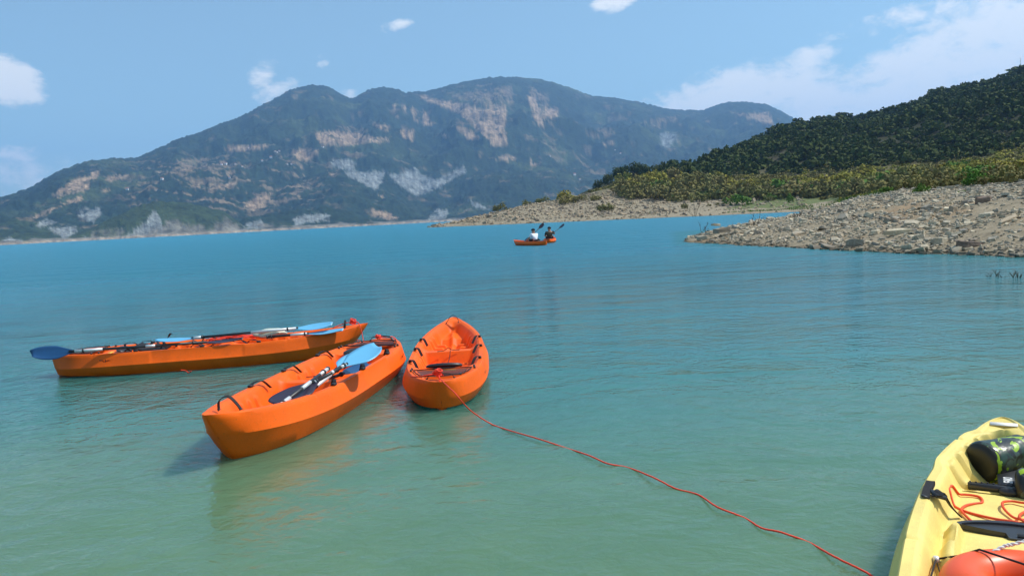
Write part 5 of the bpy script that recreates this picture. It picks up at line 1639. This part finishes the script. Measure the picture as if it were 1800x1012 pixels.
def paddler(kroot, label, shirt, lean, turn, hand_r, hand_l, seat=.38):
    """seated figure facing -x of its kayak (towards the raised end)"""
    p = kw(kroot, (seat, 0, .12))
    t = thing('person', label, 'person', p, (0, 0, kroot.rotation_euler[2] + math.pi))
    # own axes: +x forward
    S = lambda x, y, z: (x, y, z)
    hip = (0, 0, .10); chest = (.05 + lean * .6, 0, .42); neck = (.08 + lean, 0, .56); head = (.11 + lean, 0, .67); crown = (.12 + lean, 0, .765)
    J = [(hip, .14, .15), ((.02 + lean * .3, 0, .26), .13, .15), (chest, .12, .17), (neck, .065, .065), (head, .105, .092), (crown, .075, .07)]
    E_ = [(0, 1), (1, 2), (2, 3), (3, 4), (4, 5)]
    for sg in (1, -1):
        hnd = hand_l if sg > 0 else hand_r
        sh = (.06 + lean * .85, sg * .19, .49); el_ = tuple((a + b) / 2 + c for a, b, c in zip(sh, hnd, (-.02, sg * .08, -.1)))
        n = len(J); J += [(sh, .065), (el_, .045), (hnd, .032), (tuple(h + d for h, d in zip(hnd, (.05, 0, -.02))), .028)]
        E_ += [(2, n), (n, n + 1), (n + 1, n + 2), (n + 2, n + 3)]
        n = len(J); J += [((.08, sg * .10, .09), .09), ((.44, sg * .15, .26), .065), ((.78, sg * .13, .08), .045), ((.86, sg * .14, .14), .035)]
        E_ += [(0, n), (n, n + 1), (n + 1, n + 2), (n + 2, n + 3)]
    skin_body('body', J, E_, SKIN, t)
    Js = [((.0, 0, .12), .155, .165), ((.02 + lean * .3, 0, .26), .148, .168), (chest, .138, .188), ((.07 + lean * .95, 0, .52), .075, .085)]
    Es = [(0, 1), (1, 2), (2, 3)]
    for sg in (1, -1):
        hnd = hand_l if sg > 0 else hand_r
        sh = Vector((.06 + lean * .85, sg * .19, .49)); el_ = (sh + Vector(hnd)) / 2 + Vector((-.02, sg * .08, -.1))
        n = len(Js); Js += [(tuple(sh), .082), (tuple(sh.lerp(el_, .75)), .068)]; Es += [(2, n), (n, n + 1)]
    skin_body('shirt', Js, Es, shirt, t)
    skin_body('shorts', [((.0, 0, .10), .16, .17), ((.10, .11, .10), .105), ((.36, .145, .23), .085), ((.10, -.11, .10), .105), ((.36, -.145, .23), .085)], [(0, 1), (1, 2), (0, 3), (3, 4)], CAP, t)
    bm = bmesh.new(); bmesh.ops.create_uvsphere(bm, u_segments=20, v_segments=12, radius=.115)
    for v in bm.verts:
        v.co.z = max(v.co.z, -.01) * .95
    vs = []
    for i in range(11):
        a = R(-60 + 12 * i); vs.append((math.cos(a), math.sin(a)))
    tp = [bm.verts.new((.09 * c, .09 * s_, .012)) for c, s_ in vs]; ou = [bm.verts.new((.085 * c + .085 * max(0, c), .095 * s_, -.004)) for c, s_ in vs]
    for i in range(10):
        bm.faces.new((tp[i], ou[i], ou[i + 1], tp[i + 1]))
    bm_obj('cap', bm, CAP, t, loc=(.112 + lean, 0, .725), rot=(0, .12, 0))
    for sg in (1, -1):
        bm = bmesh.new(); bmesh.ops.create_uvsphere(bm, u_segments=8, v_segments=6, radius=.02); bmesh.ops.scale(bm, vec=(.7, .4, 1.2), verts=bm.verts)
        bm_obj('ear', bm, SKIN, t, loc=(.105 + lean, sg * .082, .70))
    bm = bmesh.new(); bmesh.ops.create_cone(bm, cap_ends=True, segments=8, radius1=.018, radius2=.006, depth=.04)
    bm_obj('nose', bm, SKIN, t, loc=(.20 + lean, 0, .69), rot=(0, .6, 0))
    return t


pa_ = paddler(ka, 'seated paddler in a white shirt and dark cap, seen from behind', SHIRTW, .04, 0, (.38, -.22, .40), (.30, .26, .30), .66)
pb_ = paddler(kb, 'seated paddler in a dark shirt and cap, seen from behind', SHIRTD, .0, 0, (.36, -.26, .46), (.34, .22, .28))
for kroot, q in ((ka, .28), (kb, 0)):
    ribbon('seat_back', catmull([(.58 + q, .24, .26), (.68 + q, .1, .30), (.68 + q, -.1, .30), (.58 + q, -.24, .26)], 5), .16, .03, BLACK, kroot, side=(0, 0, 1))
paddle('paddle', depth_pt(922, 426, ka.location.y + .1), depth_pt(956, 393, ka.location.y + .5), 'dark paddle held up slanting by the person in the white shirt', (NAVY, DRKPLUM), (1.2, 1.2), silver=())
paddle('paddle', depth_pt(950, 427, kb.location.y - .1), depth_pt(992, 394, kb.location.y + .4), 'dark paddle held up slanting by the person in the dark shirt', (NAVY, DRKPLUM), (.4, .5), silver=())
